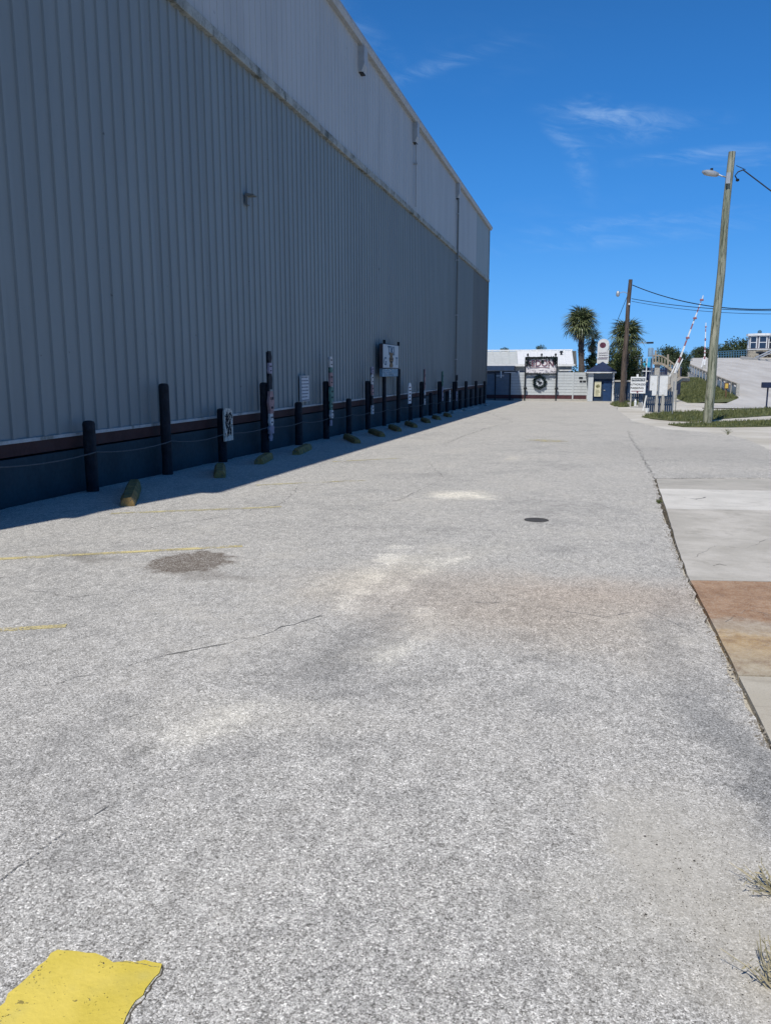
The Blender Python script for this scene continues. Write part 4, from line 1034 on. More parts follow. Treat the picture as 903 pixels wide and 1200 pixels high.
def tpx(label, x, ytop, ybot, wpx, Y, seed, mat=M_dark, nclump=70, nleaf=90, leafk=.09, name='tree', cat='tree', group=None):
    zt = atY(x, ytop, Y).z; X = atY(x, 450, Y).x; zg = gz(Y); zbm = atY(x, ybot, Y).z
    Rx = wpx / 2 * Y / 930 * 1.0; Rz = (zt - zbm) / 2
    return tree(label, (X, Y, zg), zt - zg, Rx, Rz, nclump, nleaf, leafk * max(Rx, .8), mat, seed, cat, name, group)
tpx('glossy broad leafed bush tree under the second palm', 733, 404, 470, 30, 63, 41, M_bush, 110, 130, .11)
tpx('dark dense tree behind the kiosk roof', 716, 408, 470, 20, 69, 42, M_dark, 80, 120, .12)
tpx('dark bush left of the arched sign beside the tall palm', 691, 412, 470, 14, 71, 43, M_dark, 60, 100, .13)
tpx('brownish bush at the fence below the tall palm', 674, 424, 468, 10, 69, 44, M_dark, 20, 60, .14, cat='bush')
far_g = 'dark trees along the far horizon'
tpx('dark tree tip above the ribbed roof, left of the banner', 590, 407.5, 425, 12, 120, 45, group=far_g)
tpx('dark tree tip above the white roof, over the banner', 631, 405.5, 425, 15, 120, 46, group=far_g)
tpx('dark round tree behind the timber walkway railing', 779, 408, 432, 30, 150, 47, group=far_g)
tpx('dark trees at the left foot of the barrier arm', 800, 414, 432, 16, 150, 55, group=far_g)
tpx('dark bush in the shade between walkway end and ramp rail', 800, 425, 446, 12, 96, 56, cat='bush')
tpx('dark tree left of the weathered pole beyond the bridge', 818, 406, 424, 20, 230, 48, group=far_g)
tpx('dark tree just right of the weathered pole beyond the bridge', 841, 404, 424, 16, 230, 49, group=far_g)
tpx('broad dark tree left of the bridge house', 862, 399, 424, 34, 230, 50, group=far_g, nclump=70)
tpx('low dark tree between the two trees by the bridge rail', 851, 411, 424, 16, 235, 51, group=far_g)
# ------------------------------------------------------------------ UTILITY POLES
def attach_pole(label, b0, t0, r0, r1, mat, group='utility poles'):
    t = thing('utility_pole', label, 'utility pole', b0, group)
    mb = MB(); b0 = Vector(b0); t0 = Vector(t0); d = t0 - b0; n = 14
    pts = [b0 + d * k / n + Vector((.018 * math.sin(k), .01 * math.cos(k * 2), 0)) for k in range(n + 1)]; pts[0] -= Vector((0, 0, .2))
    mb.tube(pts, [r0 + (r1 - r0) * k / n for k in range(n + 1)], 12); mb.build('pole', mat, t, smooth=True); return t
pb0 = gnd(828, 495.5); PY_ = pb0.y
ptop = atY(856.5, 178, PY_)
p1_ = attach_pole('big weathered grey timber pole leaning right at the grass strip', pb0, ptop, .175, .12, M_pole)
br = atY(852, 208, PY_); lh = atY(834, 203, PY_)
MB().tube([br, br + Vector((-.2, -.05, .05)), lh + Vector((.35, -.05, -.14)), lh + Vector((.1, 0, 0))], .026, 8).build('lamp_arm', M_metal, p1_)
MB().box(br.x - .08, br.x + .06, PY_ - .24, PY_ - .16, br.z - .25, br.z + .12).build('bracket', M_metal, p1_)
lamp = MB(); c = lh + Vector((-.06, 0, 0))
for sgn in (1,):
    pr = [(.02, -.09), (.16, -.08), (.21, -.02), (.2, .05), (.1, .1), (.02, .11)]
    vs = []; sg_ = 14
    for r, z in pr:
        for k in range(sg_): a = 2 * PI * k / sg_; vs.append((c.x + r * 1.45 * math.cos(a), c.y + r * .7 * math.sin(a), c.z + z - .25 * r * math.cos(a) * 1.2))
    nn_ = len(pr); fs = [(i * sg_ + k, i * sg_ + (k + 1) % sg_, (i + 1) * sg_ + (k + 1) % sg_, (i + 1) * sg_ + k) for i in range(nn_ - 1) for k in range(sg_)] + [tuple(range(sg_ - 1, -1, -1)), tuple(range((nn_ - 1) * sg_, nn_ * sg_))]
    lamp.add(vs, fs)
lo = lamp.build('lamp_head', M_metal, p1_, smooth=True)
MB().tube([(c.x + .03, c.y, c.z + .09), (c.x + .03, c.y, c.z + .17)], .05, 8).build('photocell', M_iron, lo)
w0 = atY(861, 206, PY_); w1 = atY(870, 199, PY_); w2 = atY(903, 224, PY_ - 1); w3 = atY(990, 285, PY_ - 4); wk = atY(863.5, 211, PY_)
MB().tube([wk, atY(860.5, 206, PY_), atY(864, 201.5, PY_), w1], .022, 6).build('service_loop', M_wire, p1_)
MB().lathe((wk.x, wk.y, wk.z - .05), [(.02, 0), (.06, .02), (.06, .08), (.02, .1)], 8).build('insulator', M_wire, p1_)
MB().bar(atY(862, 194, PY_), w1 + Vector((.08, 0, 0)), .02).build('guy_hook', M_wire, p1_)
MB().box(pb0.x + .35, pb0.x + .9, PY_ - .24, PY_ - .22, br.z - .33, br.z - .32)
o = MB().tube([w1, w2, w3], .022, 6).build('cable', M_wire); tag(o, 'thick black cable running right from the weathered pole top', 'cable')
QY = 55.5
q0 = atY(727.5, 472, QY); q0.z = gz(QY); qt = atY(738, 327.5, QY)
p2_ = attach_pole('slim dark brown utility pole leaning among the palms', q0, qt, .17, .12, M_pole2)
q2 = atY(737, 349, QY); ql = atY(723.5, 344, QY)
MB().tube([atY(737.5, 345, QY), atY(730, 342, QY), ql], .022, 6).build('lamp_arm', M_metal, p2_)
lo = MB().lathe((ql.x, QY, ql.z - .2), [(.04, .0), (.11, .06), (.12, .16), (.10, .3), (.05, .36)], 10).build('lamp_head', M_metal, p2_, smooth=True)
MB().lathe((atY(736.5, 357, QY).x, QY - .16, atY(736.5, 358, QY).z), [(.02, 0), (.06, .03), (.06, .1), (.02, .14)], 8).build('insulator', M_white, p2_)
o = MB().tube([atY(736.5, 342, QY), atY(722, 378, QY + 3), atY(716, 398, QY + 6)], .018, 5).build('cable', M_wire); tag(o, 'short dark cable dropping from the brown pole behind the arched sign', 'cable')
def wire(a, b_, sag, label, r=.02, n=20):
    a = Vector(a); b_ = Vector(b_); pts = [a.lerp(b_, i / n) - Vector((0, 0, sag * (1 - (2 * i / n - 1) ** 2))) for i in range(n + 1)]
    tag(MB().tube(pts, r, 5).build('overhead_wire', M_wire), label, 'wire', 'overhead wires')
wire(atY(740.5, 334, QY), atY(1010, 350, QY - 12), .95, 'uppermost overhead wire from the brown pole crossing the weathered pole', .028)
wire(atY(739.5, 350, QY), atY(1010, 361, QY - 12), .38, 'middle overhead wire running right from the brown pole', .02)
wire(atY(739.5, 353, QY), atY(1010, 364, QY - 12), .42, 'lowest overhead wire running right from the brown pole', .014)
# ------------------------------------------------------------------ navy fences, signs in the middle distance
def board_fence(name, label, x0, x1, ytop, Y, nb_, cap, mat=M_navy, base=None):
    X0, X1 = atY(x0, 450, Y).x, atY(x1, 450, Y).x; zt = atY((x0 + x1) / 2, ytop, Y).z; zg = gz(Y)
    t = thing(name, label, 'fence', (X0, Y, zg)); w = (X1 - X0) / nb_
    for i in range(nb_):
        dy = rnd(-.01, .01); MB().box(X0 + i * w + .008, X0 + (i + 1) * w - .008, Y + dy, Y + .03 + dy, zg - .02, zt + rnd(-.015, .015)).build('board', mat, t)
    for z_ in (zg + .3, zt - .3): MB().box(X0, X1, Y + .045, Y + .1, z_, z_ + .1).build('rail', mat, t)
    if cap: MB().box(X0 - .03, X1 + .03, Y - .05, Y + .12, zt + .02, zt + .14).build('cap', M_conc, t)
    return t
NY = 60.5
board_fence('board_fence', 'tall navy board fence with a grey cap right of the kiosk', 719.8, 757.5, 447.8, NY, 16, True)
board_fence('board_fence', 'navy board screen behind the white cabinet panels', 757, 789.5, 458.5, 44.0, 13, False)
# slanted pale brace
NB = 43.5
o = MB().bar(atY(752.7, 481, NB), atY(756.8, 463.5, NB), .07, .04).build('leaning_board', M_white); tag(o, 'narrow pale board leaning against the left edge of the navy screen', 'board')
# authorised parking sign
Yp = 50.5
def Q(x, y): return atY(x, y, Yp)
ps = thing('parking_sign', 'white sign reading AUTHORIZED PARKING in front of the navy fence', 'sign', (Q(747, 455).x, Yp, gz(Yp)))
sx0, sx1, sz0, sz1 = Q(738, 455).x, Q(755.8, 455).x, Q(746, 461).z, Q(746, 441.6).z
MB().box(sx0, sx1, Yp, Yp + .04, sz0, sz1).build('board', M_white, ps)
mb = MB(); mb.box(sx0 + .05, sx1 - .05, Yp - .006, Yp - .001, Q(746, 446.8).z, Q(746, 443.2).z); mb.build('dark_band', plain('sign_slate', (.06, .08, .10), .6, .3, 6), ps)
text('lettering', 'PRIVATE', .15, M_white, ps, ((sx0 + sx1) / 2, Yp - .012, Q(746, 445).z), ROTF, sx=1.25)
T_blk = plain('sign_black', (.02, .02, .022), .6, .1, 6)
text('lettering', 'AUTHORIZED', .155, T_blk, ps, ((sx0 + sx1) / 2 - .03, Yp - .006, Q(746, 450.6).z), ROTF, sx=.95)
text('lettering', 'PARKING', .165, T_blk, ps, ((sx0 + sx1) / 2 - .05, Yp - .006, Q(746, 454.8).z), ROTF, sx=1.1)
MB().box(sx0 + .06, sx1 - .12, Yp - .006, Yp - .001, Q(746, 458.8).z, Q(746, 458).z).box(Q(745.5, 455).x, Q(747.5, 455).x, Yp - .006, Yp - .001, Q(746, 460.6).z, Q(746, 458.82).z).build('red_rule', plain('sign_maroon', (.20, .07, .09), .6, .2, 6), ps)
for x in (739.2, 754.6): MB().bar((Q(x, 455).x, Yp + .07, gz(Yp) - .1), (Q(x, 455).x, Yp + .07, sz1 - .1), .07).build('leg', M_iron if x > 750 else M_conc, ps)
MB().bar(Q(746.5, 438.5) + Vector((0, .05, 0)), Q(746.5, 442) + Vector((0, .05, 0)), .12, .05).build('top_clip', M_white, ps)
# clutter under the sign
random.seed(14)
gn = ['grey', 'white', 'white', 'dark blue']
for i, (x0, x1, y0, y1, mt, lab, cat) in enumerate([(734.5, 738.5, 470, 474, M_conc, 'low grey concrete block left of the parking sign legs', 'block'), (742, 746, 465, 473, M_white, 'pale upright bottle shape under the parking sign', 'container'),
                                               (747, 752, 470, 474, M_stop_grey, 'flat grey block under the right side of the parking sign', 'block'), (750.5, 753, 468, 473, M_white, 'small white tub beside the leaning pale board', 'container')]):
    X0, X1, Z0_, Z1_ = rect(x0, y0, x1, y1, 52.5); zg = gz(52.5)
    mb = MB()
    if cat == 'container': mb.lathe(((X0 + X1) / 2, 52.5, zg), [((X1 - X0) * .38, 0), ((X1 - X0) * .45, (Z1_ - Z0_) * .6), ((X1 - X0) * .25, (Z1_ - Z0_) * .85), ((X1 - X0) * .2, Z1_ - Z0_)], 10)
    else: mb.box(X0, X1, 52.4, 52.7, zg, zg + Z1_ - Z0_, .02)
    tag(mb.build('concrete_block' if cat == 'block' else 'plastic_container', mt), lab, cat)
# white cabinet panels on concrete posts
CY = 42.6
cb = thing('notice_cabinet', 'blank white double panel on two concrete posts before the navy screen', 'sign', (atY(771, 455, CY).x, CY, gz(CY)))
for x0, x1, y1 in ((760.2, 769.8, 463.5), (771.4, 782.4, 463.8)):
    X0, X1, Z0_, Z1_ = rect(x0, 440, x1, y1, CY)
    if x0 < 765:
        zc_ = atY(765, 457.5, CY).z; xm_ = atY(763.6, 455, CY).x
        MB().prism([(xm_, CY, Z0_), (X1, CY, Z0_), (X1, CY, Z1_), (X0, CY, Z1_), (X0, CY, zc_), (xm_, CY, zc_)], (0, .05, 0)).build('panel', M_white, cb)
    else: MB().box(X0, X1, CY, CY + .05, Z0_, Z1_).build('panel', M_white, cb)
MB().box(*rect(770, 455, 771.3, 455, CY)[:2], CY - .02, CY + .04, atY(770, 463.5, CY).z, atY(770, 440.5, CY).z).build('mullion', M_metal, cb)
MB().box(atY(760, 455, CY).x, atY(782.8, 455, CY).x, CY - .015, CY + .07, atY(770, 440, CY).z + .002, atY(770, 439.3, CY).z).build('cap', M_metal, cb)
for x0, x1 in ((766.3, 771.2), (773.3, 778.6)):
    X0, X1, _, zt = rect(x0, 462.5, x1, 481, CY - .3); MB().prism([(X0, CY - .3, gz(CY) - .05), (X1, CY - .3, gz(CY) - .05), (X1 - .03, CY - .3, zt), (X0 + .03, CY - .3, zt)], (0, .2, 0)).build('post', M_conc, cb)
X0, X1, Z0_, Z1_ = rect(755.2, 476, 759.8, 481, CY - .6)
o = MB().lathe(((X0 + X1) / 2, CY - .6, gz(CY - .6)), [(.08, 0), (.11, .2), (.115, .2), (.115, .22), (.09, .22)], 12).build('bucket', M_white); tag(o, 'small white bucket on the ground left of the concrete posts', 'bucket')
ty = 40.5; o = MB().tube([(atY(789, 455, ty).x, ty, gz(ty)), (atY(788.6, 455, ty).x, ty, atY(789, 447, ty).z)], .03, 8).build('thin_post', M_metal); tag(o, 'thin bare metal post at the right end of the navy screen', 'post')
o = MB().box(*rect(790.2, 457, 793, 481, 44)[:2], 44, 44.1, gz(44), atY(791, 457, 44).z).build('end_board', M_stop_grey); tag(o, 'short grey upright board right of the thin metal post', 'board')
# navy tray sign on the right (seen from behind)
ny = gnd(898, 479).y
tr_ = thing('navy_stand', 'navy box on a single navy post at the right edge of the grass', 'mailbox', (gnd(898, 479).x, ny, gz(ny)))
X0, X1, Z0_, Z1_ = rect(892, 448, 907, 454.5, ny); MB().box(X0, X1, ny - .25, ny + .25, Z0_, Z1_, .02).build('box', M_navyroof, tr_)
X0, X1, Z0_, Z1_ = rect(896.3, 454.5, 899.8, 479, ny); MB().box(X0, X1, ny - .06, ny + .06, gz(ny) - .05, Z1_).build('post', M_navyroof, tr_)
# sign on a grey post beside the big pole
my = gnd(833, 494).y - .3
ms = thing('backed_sign', 'narrow dark brown sign with a silver edge on a grey post by the weathered pole', 'sign', (atY(833.5, 494, my).x, my, gz(my)))
MB().tube([(atY(833.3, 455, my).x, my, gz(my) - .05), (atY(833.8, 455, my).x, my, atY(833, 445, my).z)], .035, 8).build('post', M_metal, ms)
X0, X1, Z0_, Z1_ = rect(831, 445, 836.6, 465, my); bd = MB().box(X0, X1, my - .09, my - .04, Z0_, Z1_, .015).build('panel', plain('dark_brown_panel', (.05, .035, .035), .6, .4, 14), ms)
MB().tube([(X0 + .08 + (X1 - X0) * .1, my - .1, Z1_ - .06)] + [((X0 + X1) / 2 + (X1 - X0) * .32 * math.cos(a), my - .1, (Z0_ * .35 + Z1_ * .65) + (Z1_ - Z0_) * .26 * math.sin(a)) for a in [PI - j * PI / 8 for j in range(1, 17)]], .012, 5).build('ring', M_metal, bd)
# ------------------------------------------------------------------ RAMP ROAD AND BRIDGE
# the ramp: left edge and right edge rails from bottom to crest
def lz(Y):
    if Y < 58: return gz(Y)
    if Y < 175:
        u = (Y - 58) / 117; u = u * u * (3 - 2 * u) * .35 + u * .65
        return gz(58) * (1 - u) + 4.25 * u
    return 4.25 - (Y - 175) ** 2 * .0006 + (Y - 175) * .012
def lx(Y): return 11.3 + (Y - 66) * .030 + max(0, Y - 112) * .085
def rx(Y): return 24.0 + (Y - 58) * .22
def ramp_mat():
    m, t, b = new_mat('pale_ramp_concrete', .85, .2); p = pos(t); x, y, z = t.sep(p)
    q = t.v('MULTIPLY', p, (.7, .09, 1)); f = t.step(t.noise(q, 1, 6, .6), .3, .7)
    c = t.mix(f, (.42, .40, .37), (.53, .515, .485)); c = t.mix(t.m('MULTIPLY', t.step(t.noise(q, 4, 4), .5, .7), .4), c, (.33, .33, .33))
    t.put(b.inputs['Base Color'], c); return m
M_ramp = ramp_mat()
mb = MB(); ys = [50 + i * 3 for i in range(28)] + [134 + i * 5 for i in range(24)]; vs = []; nx = 8
for Y in ys:
    xl = lx(Y) if Y > 66 else 11.3 - (66 - Y) * .3; xr = rx(Y) + (0 if Y > 66 else (66 - Y) * 2.5)
    for i in range(nx + 1): vs.append((xl + (xr - xl) * i / nx, Y, lz(Y) + (.012 if Y < 58 else .012)))
k = nx + 1; fs = [(j * k + i, j * k + i + 1, (j + 1) * k + i + 1, (j + 1) * k + i) for j in range(len(ys) - 1) for i in range(nx)]
mb.add(vs, fs)
# ramp side walls down to the ground
for side in (0, nx):
    o_ = len(mb.v); mb.add([(mb.v[j * k + side][0], mb.v[j * k + side][1], mb.v[j * k + side][2]) for j in range(len(ys))] + [(mb.v[j * k + side][0], mb.v[j * k + side][1], gz(70) - .1) for j in range(len(ys))],
                        [(j, j + 1, len(ys) + j + 1, len(ys) + j) for j in range(len(ys) - 1)])
mb.build('ramp_road', M_ramp, kind='structure')
# centre line, worn
mb = MB(); vs = []
yy_ = [62 + i * 3 for i in range(38)]
for Y in yy_:
    xm_ = (lx(Y) + rx(Y)) / 2 + 1.5
    for d in (-.12, .12): vs.append((xm_ + d, Y, lz(Y) + .02))
mb.add(vs, [(2 * i, 2 * i + 1, 2 * i + 3, 2 * i + 2) for i in range(len(yy_) - 1)])
o = mb.build('centre_line', M_yel_faint, kind='structure')
# embankment left of the ramp
mb = MB(); vs = []
ys2 = [62 + i * 2.0 for i in range(20)]
def emb_x0(Y): return 6.8 + (Y - 56) * .04
for Y in ys2:
    for i in range(9):
        u = i / 8; xa = emb_x0(Y); xb = lx(Y) + .0; zt = max(lz(Y) - .12, gz(Y)); up = (1 - math.cos(u * PI)) / 2 if u < 1 else 1
        vs.append((xa + (xb - xa) * u, Y, gz(Y) - .03 + (zt - gz(Y) + .05) * min(1, u * 1.6) + .06 * noise.noise(Vector((xa + u * 5, Y * .5, 0)))))
mb.add(vs, [(j * 9 + i, j * 9 + i + 1, (j + 1) * 9 + i + 1, (j + 1) * 9 + i) for j in range(len(ys2) - 1) for i in range(8)])
mb.build('embankment', M_lawn, kind='structure')
def emz(x, Y):
    u = (x - emb_x0(Y)) / max(.1, lx(Y) - emb_x0(Y)); zt = max(lz(Y) - .12, gz(Y)); return gz(Y) - .03 + (zt - gz(Y) + .05) * min(1, max(0, u) * 1.6)
lawn([(7.4, 62.5), (11.2, 66.5), (11.4, 70), (12.3, 96), (9, 96), (7.4, 80)], 14000, .22, emz, base=False)
tp = GP((828, 461.5), (845, 459.5), (858, 460.5), (864, 462.5), (850, 463.5), (835, 464.5))
gmb.build('grass', M_grass, kind='stuff')
# curved low concrete kerb at the foot of the bank
kp = [atY(x, y, 62 + i * 2) for i, (x, y) in enumerate([(778, 459), (783, 455), (789, 449), (796, 444.5), (805, 445)])]
o = MB().tube(kp, .22, 6).build('kerb_wall', M_wood, kind=None); tag(o, 'curved pale low wall at the foot of the barrier arm', 'wall')
# ramp guard rail
gl = thing('guard_rail', 'grey post and rail barrier down the left edge of the ramp road', 'guard rail', (lx(66), 66, lz(66)))
Ys = [68 + i * 3.3 for i in range(14)]
for Y in Ys: MB().box(lx(Y) - .12, lx(Y) + .12, Y - .14, Y + .14, lz(Y) - .1, lz(Y) + .95).build('post', M_conc, gl)
for i in range(len(Ys) - 1):
    a, b_ = Ys[i], Ys[i + 1]
    MB().bar((lx(a), a + .15, lz(a) + .86), (lx(b_), b_ - .15, lz(b_) + .86), .16, .16).build('rail', M_wood, gl)
    MB().bar((lx(a) - .03, a + .15, lz(a) + .38), (lx(b_) - .03, b_ - .15, lz(b_) + .38), .06, .5).build('rail', M_metal, gl)
# yellow marker
yy = 66.5
ym = thing('yellow_marker', 'small yellow square marker with brown edge at the guard rail end', 'sign', (atY(850, 455, yy).x, yy, gz(yy)))
X0, X1, Z0_, Z1_ = rect(847.8, 448.6, 853.6, 455.8, yy); MB().box(X0, X1, yy, yy + .05, Z0_, Z1_).build('border', M_brown, ym)
MB().box(X0 + .06, X1 - .06, yy - .02, yy - .002, Z0_ + .06, Z1_ - .06).build('plate', M_yelsign, ym)
MB().box((X0 + X1) / 2 - .05, (X0 + X1) / 2 + .05, yy + .06, yy + .14, gz(yy) - .1, Z1_ - .1).build('post', M_brown, ym)
# barrier gates
def barrier(label, Y, foot, tip, thick, lamps, group='bridge barrier arms'):
    f_ = atY(*foot, Y); tp_ = atY(*tip, Y); t = thing('barrier_gate', label, 'barrier', (f_.x, Y, min(gz(Y), f_.z)), group)
    d = tp_ - f_; n = 14
    for i in range(n):
        a = f_ + d * (i / n); b2 = f_ + d * ((i + 1) / n - .003); w = thick * (1 - .6 * i / n)
        MB().bar(a, b2, w, w * .6).build('arm_section', M_red if i % 3 == 2 else M_white, t)
    for l in lamps:
        p = f_ + d * l; MB().box(p.x - .13, p.x + .13, Y - .14, Y - .05, p.z - .07, p.z + .07, .02).build('lamp', M_red, t)
    for o_ in (.0, .30):
        MB().bar(f_ + Vector((o_ - .32, .1, -.25)), f_ + d * .20 + Vector((o_ - .1, .1, -.05)), .14, .08).build('counter_arm', M_white, t)
    MB().box(f_.x - .22, f_.x + .22, Y + .0, Y + .45, min(gz(Y), lz(Y)) - .2, f_.z + .05, .03).build('housing', M_conc, t)
    return t
barrier('raised red and white barrier arm slanting right beside the walkway', 64, (789.5, 437.5), (823.5, 346), .14, (.94, .71, .46))
barrier('nearly upright striped barrier arm half hidden behind the weathered pole', 118, (824.6, 428), (826.5, 378), .2, (.9, .6, .3))
barrier('slim upright striped barrier arm just right of the weathered pole', 122, (838.0, 424), (840, 384), .16, (.9, .6))
# timber walkway with arched railing
wy = 74.0
ww = thing('timber_walkway', 'arched weathered timber walkway with balusters behind the white panels', 'walkway', (atY(779, 450, wy).x, wy, gz(wy)))
def arch(x): return 416.5 + .0 * x + max(0, (x - 772)) ** 1.45 * .17
xs_ = [764.5 + i * 1.15 for i in range(28)]
def AP(x, dy, Y=wy): return atY(x, arch(x) + dy, Y)
top = [AP(x, 0) for x in xs_]; bot = [AP(x, 9.2) for x in xs_]
for i in range(len(xs_) - 1):
    if i % 3 == 0:
        j = min(i + 3, len(xs_) - 1)
        MB().bar(top[i], top[j], .14, .12).build('handrail', M_wood, ww); MB().bar(bot[i], bot[j], .2, .2).build('stringer', M_wood, ww)
for i, x in enumerate(xs_):
    if i % 3: continue
    MB().bar(bot[i] + Vector((0, 0, .1)), top[i] - Vector((0, 0, .05)), .085, .06).build('baluster', M_wood, ww)
for x in (767.5, 782, 795):
    MB().bar(AP(x, 10), AP(x, -6), .15).build('rail_post', M_wood, ww)
for x, w in ((770, .42), (784, .3)):
    p = AP(x, 10); MB().box(p.x - w / 2, p.x + w / 2, wy + .1, wy + .5, gz(wy), p.z + .1).build('pier', M_conc, ww)
d0 = AP(764.5, 9.5); mb = MB()
for i in range(len(xs_) - 1): mb.add([bot[i] + Vector((0, .15, .12)), bot[i + 1] + Vector((0, .15, .12)), bot[i + 1] + Vector((0, 1.8, .12)), bot[i] + Vector((0, 1.8, .12))], [(0, 1, 2, 3)])
mb.build('deck', M_wood, ww)
board_fence('board_fence', 'dark navy fence in the shade under the timber walkway', 748, 797, 431, 78, 24, False, M_navyroof)
# turquoise awning booth and pale silo
by = 68.0
bo = thing('turquoise_booth', 'turquoise canopy booth with blue frame between palms and walkway', 'booth', (atY(757, 450, by).x, by, gz(by)))
X0, X1, Z0_, Z1_ = rect(751.5, 418.5, 763, 430.5, by)
MB().prism([(X0, by, Z0_), (X1, by, Z0_), (X1, by, Z1_), (X0 + .25, by, Z1_ - .1)], (0, 1.4, 0)).build('canopy', M_blue, bo)
MB().box(X0 + .1, X1 - .1, by - .03, by - .004, Z0_ + .05, Z0_ + .4).build('skirt', plain('bright_cyan_panel', (.06, .45, .70), .5, .2, 4), bo)
for u in (.02, .5, .98): MB().bar((X0 + (X1 - X0) * u, by - .05, gz(by)), (X0 + (X1 - X0) * u, by - .05, Z1_ - .1), .07).build('frame_post', M_navy if u != .5 else M_white, bo)
MB().bar((X0, by - .06, Z0_ - .3), (X1, by - .06, Z0_ - .3), .06).build('cross_bar', M_white, bo)
MB().box(X0 + .2, X1 - .1, by + .4, by + 1.2, gz(by), Z0_ - .02).build('counter', M_navyroof, bo)
sy_ = 72.0
si = thing('pale_cone_stack', 'pale grey tapered stack and pipes beside the turquoise booth', 'tank', (atY(748, 450, sy_).x, sy_, gz(sy_)))
def lathe_px(x, prof, Y, nm, mt, par):
    X = atY(x, 450, Y).x; pr = [(w * Y / 930 / 2, atY(x, y, Y).z) for y, w in prof]; return MB().lathe((X, Y, 0), pr, 12).build(nm, mt, par, smooth=True)
M_pale = plain('pale_grey_paint', (.40, .43, .43), .7, .2, 4, 0, dirt=((.2, .22, .2), 3, .6))
lathe_px(748.8, [(447, 9), (440, 8), (434, 6), (431.5, 2.5), (428.5, 2)], sy_, 'cone', M_pale, si)
lathe_px(742.8, [(447, 6.5), (421, 6), (418.5, 7.4), (416.5, 5)], sy_ + 1.2, 'drum', M_metal, si)
lathe_px(749.3, [(447, 1.6), (418, 1.6)], sy_ + .9, 'pipe', M_pale, si)
lathe_px(759.5, [(418, 5.5), (409, 5.5), (407.5, 4.4)], by + 3, 'vent_drum', plain('bluish_drum', (.22, .34, .46), .5, .2, 4), si)
lathe_px(762.3, [(447, .9), (408, .9)], by + 2.4, 'pipe', M_metal, si)
# street lamp over the booth
sl = thing('street_lamp', 'slim street lamp with flat horizontal head above the turquoise booth', 'street lamp', (atY(744, 450, 66).x, 66, gz(66)))
MB().bar((atY(744.5, 455, 66).x, 66, gz(66)), atY(744.5, 402, 66), .09).build('pole', M_metal, sl)
MB().bar(atY(744.5, 401.5, 66), atY(757.5, 402, 66), .07).build('arm', M_metal, sl); MB().bar(atY(757, 401.8, 66), atY(765, 401.6, 66), .36, .13).build('lamp_head', M_iron, sl)
# bridge tender house
hy = 168.0
def Hh(x, y, Y=hy): return atY(x, y, Y)
th = thing('bridge_house', 'small eight sided bridge tender house with white flat roof at the crest', 'building', (Hh(893, 420).x, hy, lz(hy)))
cx = Hh(893, 400).x; RR = Hh(904, 400).x - Hh(882, 400).x; RR = RR * .72; zt = Hh(893, 393.3).z; zf = lz(hy) - .2; z_m = Hh(893, 409).z
def oct_(r, z, ph=PI / 8): return [(cx + r * math.cos(a * PI / 4 + ph), hy + 2 + r * math.sin(a * PI / 4 + ph), z) for a in range(8)]
MB().prism(oct_(RR, zf), (0, 0, z_m - zf)).build('base_wall', plain('stone_facing', (.34, .31, .25), .9, .4, 3, 0, dirt=((.08, .08, .07), 2.5, .7)), th)
MB().prism(oct_(RR * .97, z_m + .003), (0, 0, zt - z_m - .01)).build('upper_wall', plain('taupe_cladding', (.17, .16, .18), .7, .1, 2), th)
MB().prism(oct_(RR * 1.13, zt), (0, 0, .42)).build('roof', M_white, th)
MB().prism(oct_(RR * 1.05, z_m - .12), (0, 0, .14)).build('sill_band', M_white, th)
for a in range(8):
    a0 = a * PI / 4 + PI / 8; a1 = a0 + PI / 4; r = RR * .985
    p0_ = Vector((cx + r * math.cos(a0), hy + 2 + r * math.sin(a0), 0)); p1_2 = Vector((cx + r * math.cos(a1), hy + 2 + r * math.sin(a1), 0))
    if (p0_.y + p1_2.y) / 2 > hy + 2.5: continue
    i0 = p0_.lerp(p1_2, .14); i1 = p0_.lerp(p1_2, .86); d = (p1_2 - p0_).normalized(); nrm = Vector((d.y, -d.x, 0))
    zz0, zz1 = z_m + .12, zt - .12
    fr = MB().bar(i0 + Vector((0, 0, zz0)), i0 + Vector((0, 0, zz1)), .14).bar(i1 + Vector((0, 0, zz0)), i1 + Vector((0, 0, zz1)), .14).bar(i0 + Vector((0, 0, (zz0 + zz1) / 2)), i1 + Vector((0, 0, (zz0 + zz1) / 2)), .12).bar(i0 + Vector((0, 0, zz1)), i1 + Vector((0, 0, zz1)), .12).build('window', M_white, th)
    for q0_, q1_ in ((zz0 + .06, (zz0 + zz1) / 2 - .06), ((zz0 + zz1) / 2 + .06, zz1 - .06)):
        mb = MB(); mb.prism([tuple(i0 + d * .07 + Vector((0, 0, q0_)) + nrm * .02), tuple(i1 - d * .07 + Vector((0, 0, q0_)) + nrm * .02), tuple(i1 - d * .07 + Vector((0, 0, q1_)) + nrm * .02), tuple(i0 + d * .07 + Vector((0, 0, q1_)) + nrm * .02)], tuple(nrm * -.03)); mb.build('pane', M_glass, fr)
hu = Hh(889.5, 388.5, hy + 2); MB().tube([(hu.x, hy + 2, zt + .4), (hu.x, hy + 2, hu.z)], .06, 6).lathe((hu.x, hy + 2, hu.z - .1), [(.1, -.35), (.36, -.2), (.38, .1), (.2, .34), (.02, .4)], 10).build('roof_siren', M_rail, th)
xw = Hh(901, 455).x; MB().box(xw, xw + 3.5, hy - .9, hy + 2, zf, Hh(900, 396.5).z).build('side_annex', M_white, th)
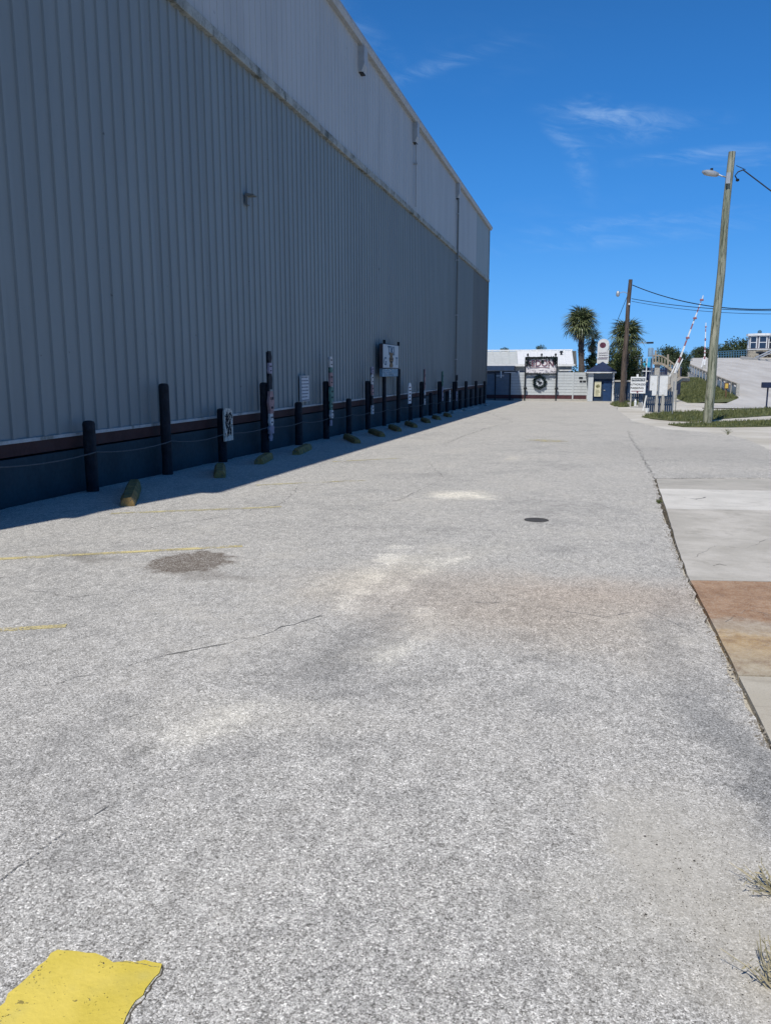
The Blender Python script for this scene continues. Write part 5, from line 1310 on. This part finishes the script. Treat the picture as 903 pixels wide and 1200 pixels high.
for x in (880.3, 875.2): o = MB().bar((Hh(x, 455, 160).x, 160, lz(160) - .2), (Hh(x, 455, 160).x, 124, Hh(x, 404, 160).z), .16).build('white_post', M_white, None); tag(o, 'white upright post ' + ('beside the bridge house wall' if x > 878 else 'where the blue bridge rail ends'), 'post')
random.seed(31)
mb = MB()
for i in range(26): x = rnd(888, 908); y_ = rnd(412, 418); p = atY(x, y_, 156); mb.box(p.x - .25, p.x + rnd(.1, .5), 156 + rnd(-.5, .5), 157.3, p.z - .15, p.z + rnd(0, .2))
o = mb.build('machinery', M_iron); tag(o, 'dark machinery clutter on the crest before the bridge house', 'machinery')
o = MB().bar(atY(868, 419, 158), atY(915, 426, 146), .35, .5).build('crest_barrier', M_conc); tag(o, 'low pale concrete barrier below the bridge house', 'barrier')
# blue bridge railing
rl = thing('bridge_railing', 'blue steel railing of the bridge span right of the weathered pole', 'railing', (atY(855, 418, 176).x, 176, lz(176)))
xs_ = [832 + i * 3.0 for i in range(15)]
def ry_(x): return 412.5 - 2.4 * (x - 832) / 42
for i, x in enumerate(xs_):
    MB().bar(atY(x, 420, 176), atY(x, ry_(x), 176), .16).build('post', M_rail, rl)
    if i:
        x0 = xs_[i - 1]
        for dy in (0, 2.6, 5.0): MB().bar(atY(x0, ry_(x0) + dy, 176), atY(x, ry_(x) + dy, 176), .16 if dy == 0 else .12).build('rail', M_rail, rl)
# parking strip kerb stones etc: sandy tuft and joint weeds
def weed(label, p, n, h, spread, seed, mat=M_weed, name='weed', leaves=6, lean=(0, 0)):
    random.seed(seed); p = Vector(p); t = thing(name, label, 'weed', p); st = MB(); lf = MB()
    for i in range(n):
        a = rnd(0, 2 * PI); r = rnd(.2, 1) * spread; hh = h * rnd(.5, 1.1)
        e = p + Vector((math.cos(a) * r + lean[0], math.sin(a) * r + lean[1], hh)); mid = p.lerp(e, .5) + Vector((rnd(-.02, .02), rnd(-.02, .02), hh * .15))
        st.tube([p + Vector((rnd(-.02, .02), rnd(-.02, .02), -.01)), mid, e], [.0022, .0018, .001], 4)
        for j in range(leaves):
            u = rnd(.25, 1); q = p.lerp(e, u) + Vector((0, 0, .12 * hh * (1 - abs(2 * u - 1)))); lf.leaf(q, rnd(.012, .03), None, .11)
    st.build('stems', mat, t); lf.build('leaves', mat, t); return t
g1 = gnd(912, 1050); weed('dry wispy weed on the right verge halfway up the gravel', (g1.x, g1.y, g1.z), 16, .07, .11, 61, lean=(-.05, .01))
g1 = gnd(908, 1160); weed('dry branching weed at the bottom right corner', (g1.x, g1.y, g1.z), 14, .09, .10, 62, lean=(-.04, .03))
g1 = gnd(925, 1120); weed('low straw tuft at the right edge between the two larger weeds', (g1.x, g1.y, g1.z), 20, .07, .08, 63)
g1 = gnd(773, 590); weed('small green weed growing in the joint beside the white slab', (g1.x - .02, g1.y, g1.z), 40, .05, .05, 64, M_grass)
g1 = gnd(852, 509); weed('lone tuft of weed at the edge of the pale apron', (g1.x, g1.y, g1.z), 24, .16, .2, 65, M_grass, leaves=10)
# debris along the joint
mb = MB(); random.seed(77)
for i in range(700):
    u = rnd(0, 5.999); k = int(u); a = Vector(edge_pts[k]); b2 = Vector(edge_pts[k + 1]); q = a.lerp(b2, u - k)
    p = Vector((q.x + random.gauss(-.01, .02), q.y, 0)); s_ = rnd(.003, .011); an = rnd(0, 6)
    v = [(p.x + math.cos(an + j * 1.57) * s_ * rnd(.6, 1), p.y + math.sin(an + j * 1.57) * s_, -SLOPE * p.y) for j in range(4)] + [(p.x, p.y, -SLOPE * p.y + s_ * .8)]
    mb.add(v, [(0, 1, 4), (1, 2, 4), (2, 3, 4), (3, 0, 4)])
mb.build('joint_rubble', plain('joint_rubble_grey', (.22, .20, .17), .9, .5, 40), kind='stuff')
